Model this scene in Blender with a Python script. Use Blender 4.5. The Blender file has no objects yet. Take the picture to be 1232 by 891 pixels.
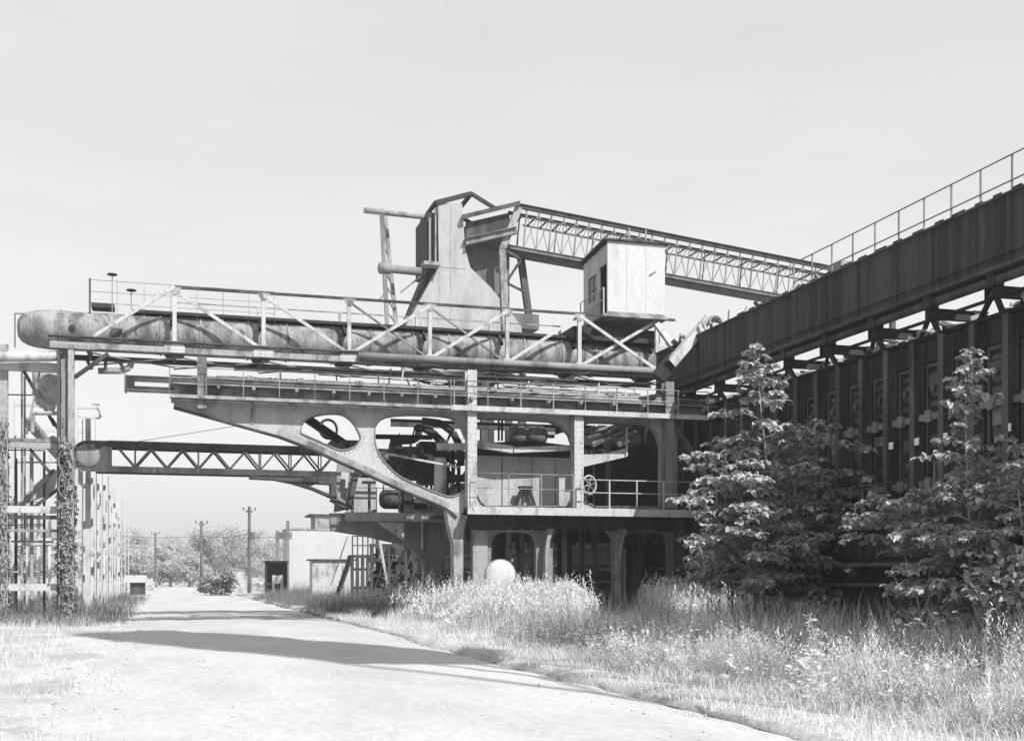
import bpy, math, random
import numpy as np
from mathutils import Vector, Matrix
from mathutils.geometry import tessellate_polygon
R = math.radians
SC = bpy.context.scene
COL = SC.collection
rnd = random.Random(7)
nrs = np.random.default_rng(11)

# ------------------------------------------------------------------ camera maths
TH = math.atan(415 / 1426)
CS, SN = math.cos(TH), math.sin(TH)
EYE = 1.7
def P(px, py, Y):
    u = (px - 616) / 1426
    t = Y / (CS - u * SN)
    return Vector((t * (SN + u * CS), Y, EYE + t * (694 - py) / 1426))
def Q(px, py, X):
    u = (px - 616) / 1426
    t = X / (SN + u * CS)
    return Vector((X, t * (CS - u * SN), EYE + t * (694 - py) / 1426))
def X_(px, Y): return P(px, 0, Y).x
def Z_(px, py, Y): return P(px, py, Y).z
def G(px, py):
    t = EYE * 1426 / (py - 694); u = (px - 616) / 1426
    return Vector((t * (SN + u * CS), t * (CS - u * SN), 0))

# ------------------------------------------------------------------ materials
MATS = {}
def mat(name, c1, c2=None, thr=(.45, .6), scale=1.2, stretch=(1, 1, 1), fine=.25, rough=.75, bump=.3, metal=0.0, spec=.3, transl=0.0, c3=None, thr3=(.6, .68), scale3=6):
    if name in MATS: return MATS[name]
    m = bpy.data.materials.new(name); m.use_nodes = True
    nt = m.node_tree; n = nt.nodes; l = nt.links
    b = n['Principled BSDF']
    b.inputs['Roughness'].default_value = rough; b.inputs['Metallic'].default_value = metal
    b.inputs['Specular IOR Level'].default_value = spec
    g = n.new('ShaderNodeNewGeometry')
    mp = n.new('ShaderNodeMapping'); mp.inputs['Scale'].default_value = stretch
    l.new(g.outputs['Position'], mp.inputs['Vector'])
    def noise(sc, det=6, src=mp):
        t = n.new('ShaderNodeTexNoise'); t.inputs['Scale'].default_value = sc; t.inputs['Detail'].default_value = det
        t.inputs['Roughness'].default_value = .62
        l.new(src.outputs[0], t.inputs['Vector']); return t
    def ramp(t, a, c):
        r = n.new('ShaderNodeMapRange'); r.inputs['From Min'].default_value = a; r.inputs['From Max'].default_value = c
        r.interpolation_type = 'SMOOTHSTEP'
        l.new(t.outputs['Fac'], r.inputs['Value']); return r
    def mix(fac, A, B, mode='MIX'):
        x = n.new('ShaderNodeMix'); x.data_type = 'RGBA'; x.blend_type = mode
        if isinstance(fac, float): x.inputs['Factor'].default_value = fac
        else: l.new(fac, x.inputs['Factor'])
        for k, v in ((6, A), (7, B)):
            if isinstance(v, (int, float)): x.inputs[k].default_value = (v, v, v, 1)
            else: l.new(v, x.inputs[k])
        return x.outputs[2]
    col = c1
    if c2 is not None:
        col = mix(ramp(noise(scale), *thr).outputs[0], c1, c2)
    if c3 is not None:
        col = mix(ramp(noise(scale3), *thr3).outputs[0], col, c3)
    f = noise(scale * 9 + 6, 4)
    fr = n.new('ShaderNodeMapRange'); fr.inputs['From Min'].default_value = .3; fr.inputs['From Max'].default_value = .7
    fr.inputs['To Min'].default_value = 1 - fine; fr.inputs['To Max'].default_value = 1 + fine
    l.new(f.outputs['Fac'], fr.inputs['Value'])
    cb = n.new('ShaderNodeCombineColor')
    for k in range(3): l.new(fr.outputs[0], cb.inputs[k])
    col = mix(1.0, col, cb.outputs[0], 'MULTIPLY')
    l.new(col, b.inputs['Base Color'])
    if bump:
        bp = n.new('ShaderNodeBump'); bp.inputs['Strength'].default_value = bump; bp.inputs['Distance'].default_value = .03
        l.new(f.outputs['Fac'], bp.inputs['Height']); l.new(bp.outputs[0], b.inputs['Normal'])
    if transl:
        tr = n.new('ShaderNodeBsdfTranslucent'); l.new(col, tr.inputs['Color'])
        ms = n.new('ShaderNodeMixShader'); ms.inputs[0].default_value = transl
        l.new(b.outputs[0], ms.inputs[1]); l.new(tr.outputs[0], ms.inputs[2])
        l.new(ms.outputs[0], n['Material Output'].inputs['Surface'])
    MATS[name] = m
    return m
VS = (1, 1, .22)   # vertical streaks
M_white = mat('weathered white paint', .41, .22, (.48, .68), 2.2, (1, 1, .45), .2, c3=.12, thr3=(.62, .76), scale3=3.6)
M_pale = mat('pale painted steel', .27, .12, (.44, .66), 2.0, (1, 1, .5), .25, c3=.08, thr3=(.61, .72), scale3=4)
M_plate = mat('light plate steel', .37, .23, (.46, .7), 1.1, (1, 1, .4), .16, c3=.2, thr3=(.66, .82), scale3=1.8)
M_disc = mat('chalked white tank paint', .44, .36, (.42, .68), 1.5, (1, 1, 1), .08, c3=.26, thr3=(.64, .8), scale3=3)
M_cabin = mat('white cabin sheet paint', .45, .36, (.45, .72), 1.3, (1, 1, .5), .1, c3=.2, thr3=(.65, .8), scale3=2.6)
M_bent = mat('chalky pale steel', .42, .33, (.45, .68), .8, VS, .12, c3=.16, thr3=(.68, .74), scale3=2)
M_grey = mat('grey weathered steel', .21, .10, (.45, .66), 1.4, VS, .22, c3=.06, thr3=(.62, .7), scale3=4)
M_main = mat('rusting gas main shell', .25, .09, (.40, .64), 1.6, VS, .3, c3=.05, thr3=(.57, .68), scale3=4)
M_mid = mat('mid grey sooty steel', .19, .09, (.42, .66), 1.2, VS, .25, c3=.2, thr3=(.66, .76), scale3=2.5)
M_rust = mat('dark rusted steel', .068, .026, (.4, .65), 1.3, VS, .3, rough=.85, c3=.15, thr3=(.66, .74), scale3=3)
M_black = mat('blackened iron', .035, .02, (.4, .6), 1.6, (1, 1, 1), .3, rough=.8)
M_fascia = mat('sooty streaked plate', .040, .012, (.4, .6), 1.0, (1, 2.2, .06), .15, rough=.7, c3=.085, thr3=(.58, .74), scale3=1.7)
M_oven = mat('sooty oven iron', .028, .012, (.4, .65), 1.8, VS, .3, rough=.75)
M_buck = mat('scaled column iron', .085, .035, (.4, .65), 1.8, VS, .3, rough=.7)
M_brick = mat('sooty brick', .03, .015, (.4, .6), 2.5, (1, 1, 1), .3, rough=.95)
M_conc = mat('board marked concrete', .33, .22, (.42, .65), .5, VS, .15, rough=.95, c3=.12, thr3=(.66, .8), scale3=1.2)
M_tower = mat('grey sheet cladding', .12, .07, (.42, .65), .4, VS, .2, rough=.9)
M_bld = mat('pale rendered wall', .40, .34, (.42, .65), .15, VS, .1, rough=.95)
M_wood = mat('weathered pole timber', .13, .07, (.4, .6), 1.0, VS, .3, rough=.95)
M_tag = mat('white enamel tag', .75, None, fine=.05, bump=0)
M_leaf = mat('broad leaf', .46, .27, (.4, .62), 1.1, (1, 1, 1), .3, rough=.5, bump=0, transl=.25, spec=.5)
M_leaf2 = mat('shrub leaf', .36, .2, (.4, .62), 1.5, (1, 1, 1), .3, rough=.55, bump=0, transl=.25)
M_vine = mat('vine leaf', .26, .09, (.42, .6), 3, (1, 1, 1), .4, rough=.6, bump=0, transl=.2)
M_bark = mat('grey bark', .34, .2, (.4, .6), 4, VS, .3, rough=.95)
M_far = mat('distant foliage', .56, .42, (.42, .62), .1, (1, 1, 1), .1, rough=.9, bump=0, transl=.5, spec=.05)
M_plume = mat('pale seeding grass', .72, .56, (.42, .62), .8, (1, 1, 1), .15, rough=.8, bump=0, transl=.4)
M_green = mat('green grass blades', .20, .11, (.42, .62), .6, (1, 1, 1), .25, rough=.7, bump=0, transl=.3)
M_weed = mat('flowering weed leaves', .80, .58, (.42, .6), 1.0, (1, 1, 1), .15, rough=.7, bump=0, transl=.5)
M_dry = mat('dry short grass', .6, .46, (.42, .62), .7, (1, 1, 1), .2, rough=.9, bump=0, transl=.2)
M_thick = mat('pale thicket leaf', .5, .25, (.42, .62), 1.2, (1, 1, 1), .3, rough=.6, bump=0, transl=.3)
M_tuft = mat('dark tuft grass', .14, .08, (.42, .62), 1.2, (1, 1, 1), .3, rough=.7, bump=0, transl=.2)
M_tuft2 = mat('rank roadside grass', .22, .12, (.42, .62), .8, (1, 1, 1), .3, rough=.7, bump=0, transl=.25)
M_soil = mat('dry soil and litter', .40, .29, (.42, .62), .35, (1, 1, 1), .25, rough=1, bump=.6, c3=.17, thr3=(.62, .75), scale3=1.3)
M_road = mat('bleached gravel', .41, .345, (.40, .65), .45, (1, .35, 1), .10, rough=1, bump=.6, c3=.29, thr3=(.64, .8), scale3=1.6)
M_bank = mat('shaded bank soil', .14, .08, (.42, .62), .8, (1, 1, 1), .3, rough=1, bump=.5)
M_rope = mat('steel rope', .10, None, fine=.1, bump=0)
M_glass = mat('dark dusty pane', .03, .06, (.4, .6), 3, rough=.25, bump=0, spec=.5)

# ------------------------------------------------------------------ mesh builder
class MB:
    def __init__(s): s.v = []; s.f = []; s.smooth = False
    def add(s, vs, fs):
        o = len(s.v); s.v += [tuple(v) for v in vs]; s.f += [tuple(i + o for i in f) for f in fs]; return s
    def box(s, x0, x1, y0, y1, z0, z1):
        vs = [(x, y, z) for z in (z0, z1) for y in (y0, y1) for x in (x0, x1)]
        return s.add(vs, [(0, 2, 3, 1), (4, 5, 7, 6), (0, 1, 5, 4), (2, 6, 7, 3), (0, 4, 6, 2), (1, 3, 7, 5)])
    def frame(s, p, q, up):
        d = (q - p).normalized(); up = Vector(up)
        if abs(d.dot(up)) > .98: up = Vector((1, 0, 0)) if abs(d.x) < .9 else Vector((0, 1, 0))
        a = d.cross(up).normalized(); b = a.cross(d).normalized(); return a, b
    def bar(s, p, q, w, h=None, up=(0, 0, 1), da=0, db=0):
        p, q = Vector(p), Vector(q); h = h or w; a, b = s.frame(p, q, up)
        o = a * da + b * db
        vs = [e + o + a * sa * w / 2 + b * sb * h / 2 for e in (p, q) for sa, sb in ((-1, -1), (1, -1), (1, 1), (-1, 1))]
        return s.add(vs, [(3, 2, 1, 0), (4, 5, 6, 7), (0, 1, 5, 4), (1, 2, 6, 5), (2, 3, 7, 6), (3, 0, 4, 7)])
    def ibeam(s, p, q, w, h, up=(0, 0, 1), t=None):
        t = t or max(.02, h * .08)
        s.bar(p, q, w, t, up, 0, h / 2 - t / 2); s.bar(p, q, w, t, up, 0, -h / 2 + t / 2)
        return s.bar(p, q, t, h - 2 * t - .004, up)
    def channel(s, p, q, w, h, up=(0, 0, 1), side=1, t=None):
        t = t or max(.02, h * .08)
        s.bar(p, q, w, t, up, 0, h / 2 - t / 2); s.bar(p, q, w, t, up, 0, -h / 2 + t / 2)
        return s.bar(p, q, t, h - 2 * t - .004, up, side * (w / 2 - t / 2))
    def tube(s, p, q, r, r2=None, n=10, cap=True):
        p, q = Vector(p), Vector(q); r2 = r if r2 is None else r2; a, b = s.frame(p, q, (0, 0, 1))
        vs = []
        for e, rr in ((p, r), (q, r2)):
            for k in range(n):
                an = 2 * math.pi * k / n; vs.append(e + a * math.cos(an) * rr + b * math.sin(an) * rr)
        fs = [(k, (k + 1) % n, n + (k + 1) % n, n + k) for k in range(n)]
        if cap: fs += [tuple(range(n))[::-1], tuple(range(n, 2 * n))]
        return s.add(vs, fs)
    def path(s, pts, r, n=8):
        pts = [Vector(p) for p in pts]
        for a, b in zip(pts, pts[1:]): s.tube(a, b, r, None, n)
        return s
    def lathe(s, c, axis, prof, n=24, up=(0, 0, 1)):
        c = Vector(c); ax = Vector(axis).normalized(); a, b = s.frame(c, c + ax, up); vs = []; m = len(prof)
        for t, r in prof:
            for k in range(n):
                an = 2 * math.pi * k / n; vs.append(c + ax * t + a * math.cos(an) * r + b * math.sin(an) * r)
        fs = [(i * n + k, i * n + (k + 1) % n, (i + 1) * n + (k + 1) % n, (i + 1) * n + k) for i in range(m - 1) for k in range(n)]
        fs += [tuple(range(n))[::-1], tuple(range((m - 1) * n, m * n))]
        return s.add(vs, fs)
    def ring(s, c, axis, R_, r, n=28, m=8):
        c = Vector(c); ax = Vector(axis).normalized(); a, b = s.frame(c, c + ax, (0, 0, 1)); vs = []
        for i in range(n):
            an = 2 * math.pi * i / n; d = a * math.cos(an) + b * math.sin(an)
            for k in range(m):
                bn = 2 * math.pi * k / m; vs.append(c + d * (R_ + r * math.cos(bn)) + ax * r * math.sin(bn))
        fs = [(i * m + k, i * m + (k + 1) % m, ((i + 1) % n) * m + (k + 1) % m, ((i + 1) % n) * m + k) for i in range(n) for k in range(m)]
        return s.add(vs, fs)
    def rivets(s, p, q, step, r=.026, n=(0, -1, 0)):
        p, q, n = Vector(p), Vector(q), Vector(n); k = max(1, int((q - p).length / step))
        for i in range(k + 1):
            c = p.lerp(q, i / k); s.tube(c, c + n * r * .8, r, r * .45, 6)
        return s
    def plate(s, outline, holes=(), y0=0, y1=.2):
        """outline and holes in (x, z); extruded from y0 to y1"""
        loops = [[Vector((p[0], p[1], 0)) for p in lp] for lp in [outline] + list(holes)]
        tris = tessellate_polygon(loops); flat = [p for lp in loops for p in lp]; n = len(flat)
        vs = [(p.x, y0, p.y) for p in flat] + [(p.x, y1, p.y) for p in flat]; fs = []
        for t in tris:
            a, b, c = (flat[i] for i in t)
            if (b - a).cross(c - a).z < 0: t = t[::-1]
            fs.append(tuple(t)); fs.append(tuple(i + n for i in t[::-1]))
        o = 0
        for lp in loops:
            m = len(lp)
            for k in range(m): i, j = o + k, o + (k + 1) % m; fs.append((i, j, j + n, i + n))
            o += m
        return s.add(vs, fs)
BASE = {}
def link(o): COL.objects.link(o); return o
def mk(name, mb, m, parent=None, base=None, label=None, smooth=False):
    b = BASE[parent.name_full] if parent else (Vector(base) if base is not None else Vector((0, 0, 0)))
    me = bpy.data.meshes.new(name)
    v = np.array(mb.v, dtype=float) - np.array(b)
    me.from_pydata(v.tolist(), [], mb.f); me.materials.append(m)
    if smooth:
        for p in me.polygons: p.use_smooth = len(p.vertices) <= 4
    me.update()
    o = link(bpy.data.objects.new(name, me))
    if parent: o.parent = parent
    else: o.location = b
    BASE[o.name_full] = b
    if label: o['label'] = label
    return o
def tag(o, label, cat, group=None, kind=None):
    if label: o['label'] = label
    if cat: o['category'] = cat
    if group: o['group'] = group
    if kind: o['kind'] = kind
    return o
def thing(name, label, cat, base, group=None):
    o = link(bpy.data.objects.new(name, None)); o.location = base; o.empty_display_size = .3
    BASE[o.name_full] = Vector(base)
    return tag(o, label, cat, group)
def copy_part(o, off, parent=None):
    c = o.copy(); link(c); c.parent = parent or o.parent
    if not parent or parent == o.parent: c.location = o.location + Vector(off)
    BASE[c.name_full] = BASE[o.name_full] + Vector(off)
    for ch in o.children:
        d = ch.copy(); link(d); d.parent = c
    return c
def raw(name, V, F, m, base=None, parent=None):
    """numpy quads / triangles in world space to one object"""
    b = np.array(BASE[parent.name_full]) if parent else (np.array(base) if base is not None else np.zeros(3))
    V = V - b; k = F.shape[1]
    me = bpy.data.meshes.new(name); me.vertices.add(len(V)); me.vertices.foreach_set('co', V.astype(np.float32).ravel())
    me.loops.add(F.size); me.loops.foreach_set('vertex_index', F.astype(np.int32).ravel())
    me.polygons.add(len(F)); me.polygons.foreach_set('loop_start', np.arange(0, F.size, k, dtype=np.int32))
    me.update(calc_edges=True); me.materials.append(m)
    o = link(bpy.data.objects.new(name, me))
    if parent: o.parent = parent
    else: o.location = Vector(b)
    BASE[o.name_full] = Vector(b)
    return o
def cat2(A, B):
    return np.vstack([A[0], B[0]]), np.vstack([A[1], B[1] + len(A[0])])
def leaves(C, size, D=None, droop=.5, aspect=.75, rng=nrs, jit=.45, roll=.5):
    """broad leaves: two folded quads each; D = outward direction"""
    n = len(C); size = np.broadcast_to(np.asarray(size, float), (n,))[:, None]
    if D is None: D = rng.normal(size=(n, 3))
    D = D + rng.normal(scale=jit, size=(n, 3)); D[:, 2] -= droop
    D /= np.linalg.norm(D, axis=1, keepdims=True) + 1e-9
    U = rng.normal(scale=roll, size=(n, 3)); U[:, 2] += 1
    S = np.cross(D, U); S /= np.linalg.norm(S, axis=1, keepdims=True) + 1e-9
    N = np.cross(S, D)
    L = D * size; W = S * size * aspect * .5; H = N * size * .14
    v = np.stack([C, C + L * .35 + W + H, C + L * .5 - 0 * W, C + L * .35 - W + H, C + L * .8 + W * .62 + H * .3, C + L * 1.05 - H, C + L * .8 - W * .62 + H * .3], 1)
    b = np.arange(n)[:, None] * 7
    F = np.vstack([b + [0, 1, 4, 2], b + [2, 4, 5, 5 - 0], b + [0, 2, 6, 3]])
    F = np.vstack([b + [0, 1, 4, 2], b + [0, 2, 6, 3]]); T = b + [2, 4, 5, 6]
    return v.reshape(-1, 3), np.vstack([F, T])
def cards(C, size, rng=nrs, aspect=.7):
    n = len(C); size = np.broadcast_to(np.asarray(size, float), (n,))[:, None]
    D = rng.normal(size=(n, 3)); D /= np.linalg.norm(D, axis=1, keepdims=True)
    U = rng.normal(size=(n, 3)); S = np.cross(D, U); S /= np.linalg.norm(S, axis=1, keepdims=True)
    v = np.stack([C - D * size * .5, C + S * size * aspect * .5, C + D * size * .5, C - S * size * aspect * .5], 1)
    return v.reshape(-1, 3), np.arange(n * 4).reshape(n, 4)
def blades(B, h, w, lean, rng=nrs, seg=3):
    """grass blades: base points B, heights h, widths w, lean = horizontal bend as share of h"""
    n = len(B); a = rng.uniform(0, 2 * np.pi, n); d = np.stack([np.cos(a), np.sin(a), 0 * a], 1)
    fa = rng.uniform(0, 2 * np.pi, n); s = np.stack([np.cos(fa), np.sin(fa), 0 * fa], 1)
    rows = []
    for k in range(seg + 1):
        t = k / seg
        c = B + np.stack([0 * h, 0 * h, h * (t - .18 * t * t * lean * 2)], 1) + d * (h * lean * t * t)[:, None]
        ww = (w * (1 - t) ** .7 * .5 + .0006)[:, None]
        rows += [c - s * ww, c + s * ww]
    V = np.stack(rows, 1).reshape(-1, 3); b = np.arange(n)[:, None] * (2 * (seg + 1))
    F = np.vstack([b + [2 * k, 2 * k + 1, 2 * k + 3, 2 * k + 2] for k in range(seg)])
    return V, F
def railing(parent, pts, h, n, rails=(1.0, .5), r=.022, m=None, mp=None, name='handrail'):
    """rails along pts (deck level), n posts per leg of the run; posts are sub-parts"""
    pts = [Vector(p) for p in pts]; mb = MB()
    for z in rails:
        mb.path([p + Vector((0, 0, h * z)) for p in pts], r, 6)
    o = mk(name, mb, m, parent, smooth=True)
    first = None
    for a, b in zip(pts, pts[1:]):
        for k in range(n + 1):
            p = a.lerp(b, k / n)
            if k == 0 and a is not pts[0]: continue
            if first is None:
                first = mk('rail_post', MB().bar(p, p + Vector((0, 0, h)), r * 2, r * 2), mp or m, o); fp = p
            else:
                c = first.copy(); link(c); c.parent = o; c.location = p - fp
    return o
def arc(c, rx, rz, a0, a1, n=10):
    return [(c[0] + rx * math.cos(R(a0 + (a1 - a0) * k / n)), c[1] + rz * math.sin(R(a0 + (a1 - a0) * k / n))) for k in range(n + 1)]
def rrect(x0, x1, z0, z1, r, n=6):
    pts = []
    for cx, cz, a in ((x1 - r, z1 - r, 0), (x0 + r, z1 - r, 90), (x0 + r, z0 + r, 180), (x1 - r, z0 + r, 270)):
        pts += arc((cx, cz), r, r, a, a + 90, n)
    return pts

def gz(x, y):
    """gentle lie of the land"""
    return 0.0
# ================================================================== SETTING
def ground():
    xs = np.concatenate([np.linspace(-420, -20, 30), np.linspace(-19, 26, 91), np.linspace(27, 420, 30)])
    ys = np.concatenate([np.linspace(-60, 2, 10), np.linspace(3, 90, 170), np.linspace(92, 520, 50)])
    Xg, Yg = np.meshgrid(xs, ys); r = np.random.default_rng(3)
    Zg = r.normal(scale=.012, size=Xg.shape) - .012
    off = (Xg < -1.2) | (Xg > 6.6)
    Zg = np.where(off, Zg + .05 * np.sin(Xg * .9 + Yg * .31) * .6 + .03, Zg - .02)
    V = np.stack([Xg, Yg, Zg], -1).reshape(-1, 3); ny, nx = Xg.shape
    i = np.arange(ny - 1)[:, None] * nx + np.arange(nx - 1)[None]; i = i.ravel()
    F = np.stack([i, i + 1, i + nx + 1, i + nx], 1)
    o = raw('ground', V, F, M_soil); o['kind'] = 'structure'
    # road sheet with ragged edges
    ys = np.concatenate([np.linspace(-30, 2, 8), np.linspace(2.5, 120, 200), np.linspace(123, 300, 60)])
    n = 15; V = []
    ed = np.cumsum(r.normal(scale=.05, size=len(ys))); ed -= np.linspace(ed[0], ed[-1], len(ys)); ed = np.clip(ed, -.35, .35)
    e2 = np.cumsum(r.normal(scale=.05, size=len(ys))); e2 = np.clip(e2 - np.linspace(e2[0], e2[-1], len(ys)), -.25, .25)
    for k, y in enumerate(ys):
        bend = max(0, (y - 170) / 60) ** 2 * -3.0
        a = -1.1 + ed[k] - .0 * y + bend; b = 6.15 + e2[k] + bend
        for j in range(n):
            t = j / (n - 1); x = a + (b - a) * t
            rut = -.03 * (math.exp(-((x - .9 - bend) / .35) ** 2) + math.exp(-((x - 3.6 - bend) / .35) ** 2))
            crown = .05 * (1 - (2 * t - 1) ** 2)
            V.append((x, y, .030 + crown + rut + r.normal(scale=.006) - (.034 if j in (0, n - 1) else 0)))
    V = np.array(V); i = (np.arange(len(ys) - 1)[:, None] * n + np.arange(n - 1)[None]).ravel()
    F = np.stack([i, i + 1, i + n + 1, i + n], 1)
    o = raw('road', V, F, M_road); o['kind'] = 'structure'
    # raised verge with a worn lip along the right edge of the road
    V = []; n = 6
    for k, y in enumerate(ys):
        bend = max(0, (y - 170) / 60) ** 2 * -3.0; b = 6.15 + e2[k] + bend; q = r.normal(scale=.03)
        for dx, z in ((-.05, .0), (.0 + q, .07 + q * .3), (.14 + q * 2, .13), (.6, .14), (1.6, .09), (3.2, .0)): V.append((b + dx, y, z + r.normal(scale=.008)))
    V = np.array(V); i = (np.arange(len(ys) - 1)[:, None] * n + np.arange(n - 1)[None]).ravel()
    o = raw('verge', V, np.stack([i, i + 1, i + n + 1, i + n], 1), M_soil); o['kind'] = 'structure'
ground()

# ================================================================== PUSHER MACHINE (spans left from the oven battery)
YF = 41.7
DECK = 4.2
pm = thing('pusher_machine', 'huge pale riveted coke pusher machine with pierced side girder standing beside the ovens', 'pusher machine', (14.5, 45, 0))
def xz(px, py, Y=YF): p = P(px, py, Y); return (p.x, p.z)
def smooth(pts, n=4):
    o = []; m = len(pts)
    for i in range(m):
        a, b, c, d = (np.array(pts[(i + k) % m]) for k in (-1, 0, 1, 2))
        for k in range(n):
            t = k / n; o.append(tuple(.5 * (2 * b + (c - a) * t + (2 * a - 5 * b + 4 * c - d) * t * t + (3 * b - a - 3 * c + d) * t ** 3)))
    return o
# --- pierced cantilever girder
top = [xz(208, 487), xz(208, 472), xz(567, 489), xz(800, 499), xz(812, 499)]
zt = top[2][1]
out = [xz(209, 489), (xz(209, 489)[0], zt + .12), (xz(815, 500)[0], zt + .12), xz(815, 612), xz(563, 612)]
out += [xz(556, 617), xz(549, 621), xz(540, 613), xz(529, 607), xz(483, 588.5), xz(445, 571), xz(405, 553), xz(375, 539), xz(335, 524)]
h1 = [xz(*p) for p in [(362, 518), (367, 506), (380, 500), (398, 497.5), (413, 499), (425, 508), (432, 520), (434, 527), (429, 535), (422, 539), (413, 541), (403, 539), (385, 531), (366, 522.5)]]
h2 = [xz(*p) for p in [(451, 520), (453, 511), (461, 503.5), (475, 500), (500, 499), (539, 501.5), (552, 510), (559, 522), (562.5, 536), (562.5, 582), (560, 588), (552, 594), (542, 597), (526, 592.6), (508, 585), (491, 577.8), (479, 571), (469, 562), (458, 549), (452, 534)]]
h3 = [xz(*p) for p in [(573, 503), (640, 505.5), (662, 507), (676, 513), (685, 523), (689, 535), (689, 600), (684, 608.5), (584, 608.5), (578, 603), (573, 594)]]
h4 = [xz(*p) for p in [(700, 512), (712, 508), (770, 510), (783, 514), (791, 523), (795, 537), (795, 609), (716, 609), (706, 604), (700, 596)]]
h1 = smooth(h1); h2 = smooth(h2)
mb = MB().plate(out[::-1], [h1, h2, h3, h4], YF, YF + .16)
mk('side_girder', mb, M_plate, pm)
mb = MB()
for a, b in zip(out[7:], out[8:]): mb.rivets((a[0], YF, a[1] + .14), (b[0], YF, b[1] + .14), .16)
for h in (h1, h2):
    cx_ = sum(p[0] for p in h) / len(h); cz_ = sum(p[1] for p in h) / len(h)
    for p in h[::2]:
        d = Vector((p[0] - cx_, 0, p[1] - cz_)).normalized() * .12; c = Vector((p[0], YF, p[1])) + d; mb.tube(c, c + Vector((0, -.02, 0)), .024, .012, 6)
mk('rivet_row', mb, M_grey, pm)
mb = MB()
for a, b in zip(out[7:], out[8:]): mb.bar((a[0], YF - .012, a[1] + .12), (b[0], YF - .012, b[1] + .12), .012, .2, (0, 1, 0)) if False else mb.bar((a[0], YF - .010, a[1] + .13), (b[0], YF - .010, b[1] + .13), .20, .014, (0, 1, 0))
mk('edge_angle', mb, M_pale, pm)
# opening rims and bottom flange
for h in (h1, h2, h3, h4):
    mb = MB()
    for a, b in zip(h, h[1:] + h[:1]):
        mb.bar((a[0], YF + .16, a[1]), (b[0], YF + .16, b[1]), .5, .03, (0, 1, 0)) if False else mb.bar((a[0], YF + .1, a[1]), (b[0], YF + .1, b[1]), .035, .30, (0, 1, 0))
    mk('opening_rim', mb, M_grey, pm)
mb = MB()
low = [xz(209, 489)] + [xz(335, 524), xz(375, 539), xz(405, 553), xz(445, 571), xz(483, 588.5), xz(529, 607), xz(540, 613), xz(549, 621)]
for a, b in zip(low, low[1:]):
    mb.bar((a[0], YF + .08, a[1] - .03), (b[0], YF + .08, b[1] - .03), .05, .42, (0, 1, 0))
mk('bottom_flange', mb, M_rust, pm)
# stiffener strips across the web
x0 = out[1][0]
for px in (208, 240, 304, 355, 399, 441, 480, 520):
    x = X_(px, YF); 
    if px <= 304: mk('web_stiffener', MB().box(x - .06, x + .06, YF - .03, YF - .003, xz(px, 489 + max(0, (px - 208) * .26))[1] + .12, zt), M_pale, pm)
# --- girder top band with slanted brackets carrying the walkway
ZW = 7.78
mk('top_band', MB().box(x0, X_(856, YF), YF - .06, YF - .003, zt - .10, zt + .30), M_pale, pm)
mk('rivet_row', MB().rivets((x0, YF - .062, zt + .24), (X_(850, YF), YF - .062, zt + .24), .17).rivets((x0, YF - .062, zt - .04), (X_(850, YF), YF - .062, zt - .04), .17), M_grey, pm)
mk('top_flange', MB().box(x0 - .05, X_(858, YF), YF - .4, YF + .5, zt + .305, zt + .36), M_grey, pm)
br = None
pxs = [262, 304, 355, 399, 441, 480, 520, 563, 611, 655, 693, 732, 768, 806, 842]
for px in pxs:
    x = X_(px, YF)
    mb = MB()
    vs = [(x + dx, y, z) for dx in (-.05, .05) for y, z in ((YF - .07, zt - .10), (YF - .07, zt + .29), (YF - .60, zt + .29), (YF - .60, zt + .18))]
    mb.add(vs, [(0, 1, 2, 3), (7, 6, 5, 4), (0, 4, 5, 1), (1, 5, 6, 2), (2, 6, 7, 3), (3, 7, 4, 0)])
    mk('walkway_bracket', mb, M_grey, pm)
# --- walkway
xL, xR = X_(204, 40.75), X_(857, 40.75)
zd = ZW
for k in range(9): mk('grating_bar', MB().box(xL, xR, 41.14 + k * .06, 41.155 + k * .06, zd - .05, zd), M_rust, pm)
mk('toe_plate', MB().box(xL, X_(545, 40.75), 41.06, 41.117, zd - .09, zd + .02), M_pale, pm)
mk('toe_plate', MB().box(X_(545, 40.75) + .01, xR, 41.06, 41.117, zd - .13, zd + .05), M_white, pm)
railing(pm, [(xL, 41.09, zd + .05), (X_(545, 40.78), 41.09, zd + .05)], .88, 8, (1, .5), .014, M_grey)
railing(pm, [(X_(549, 40.78), 41.09, zd + .05), (xR, 41.09, zd + .05)], .88, 8, (1, .5), .019, M_pale)
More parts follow.
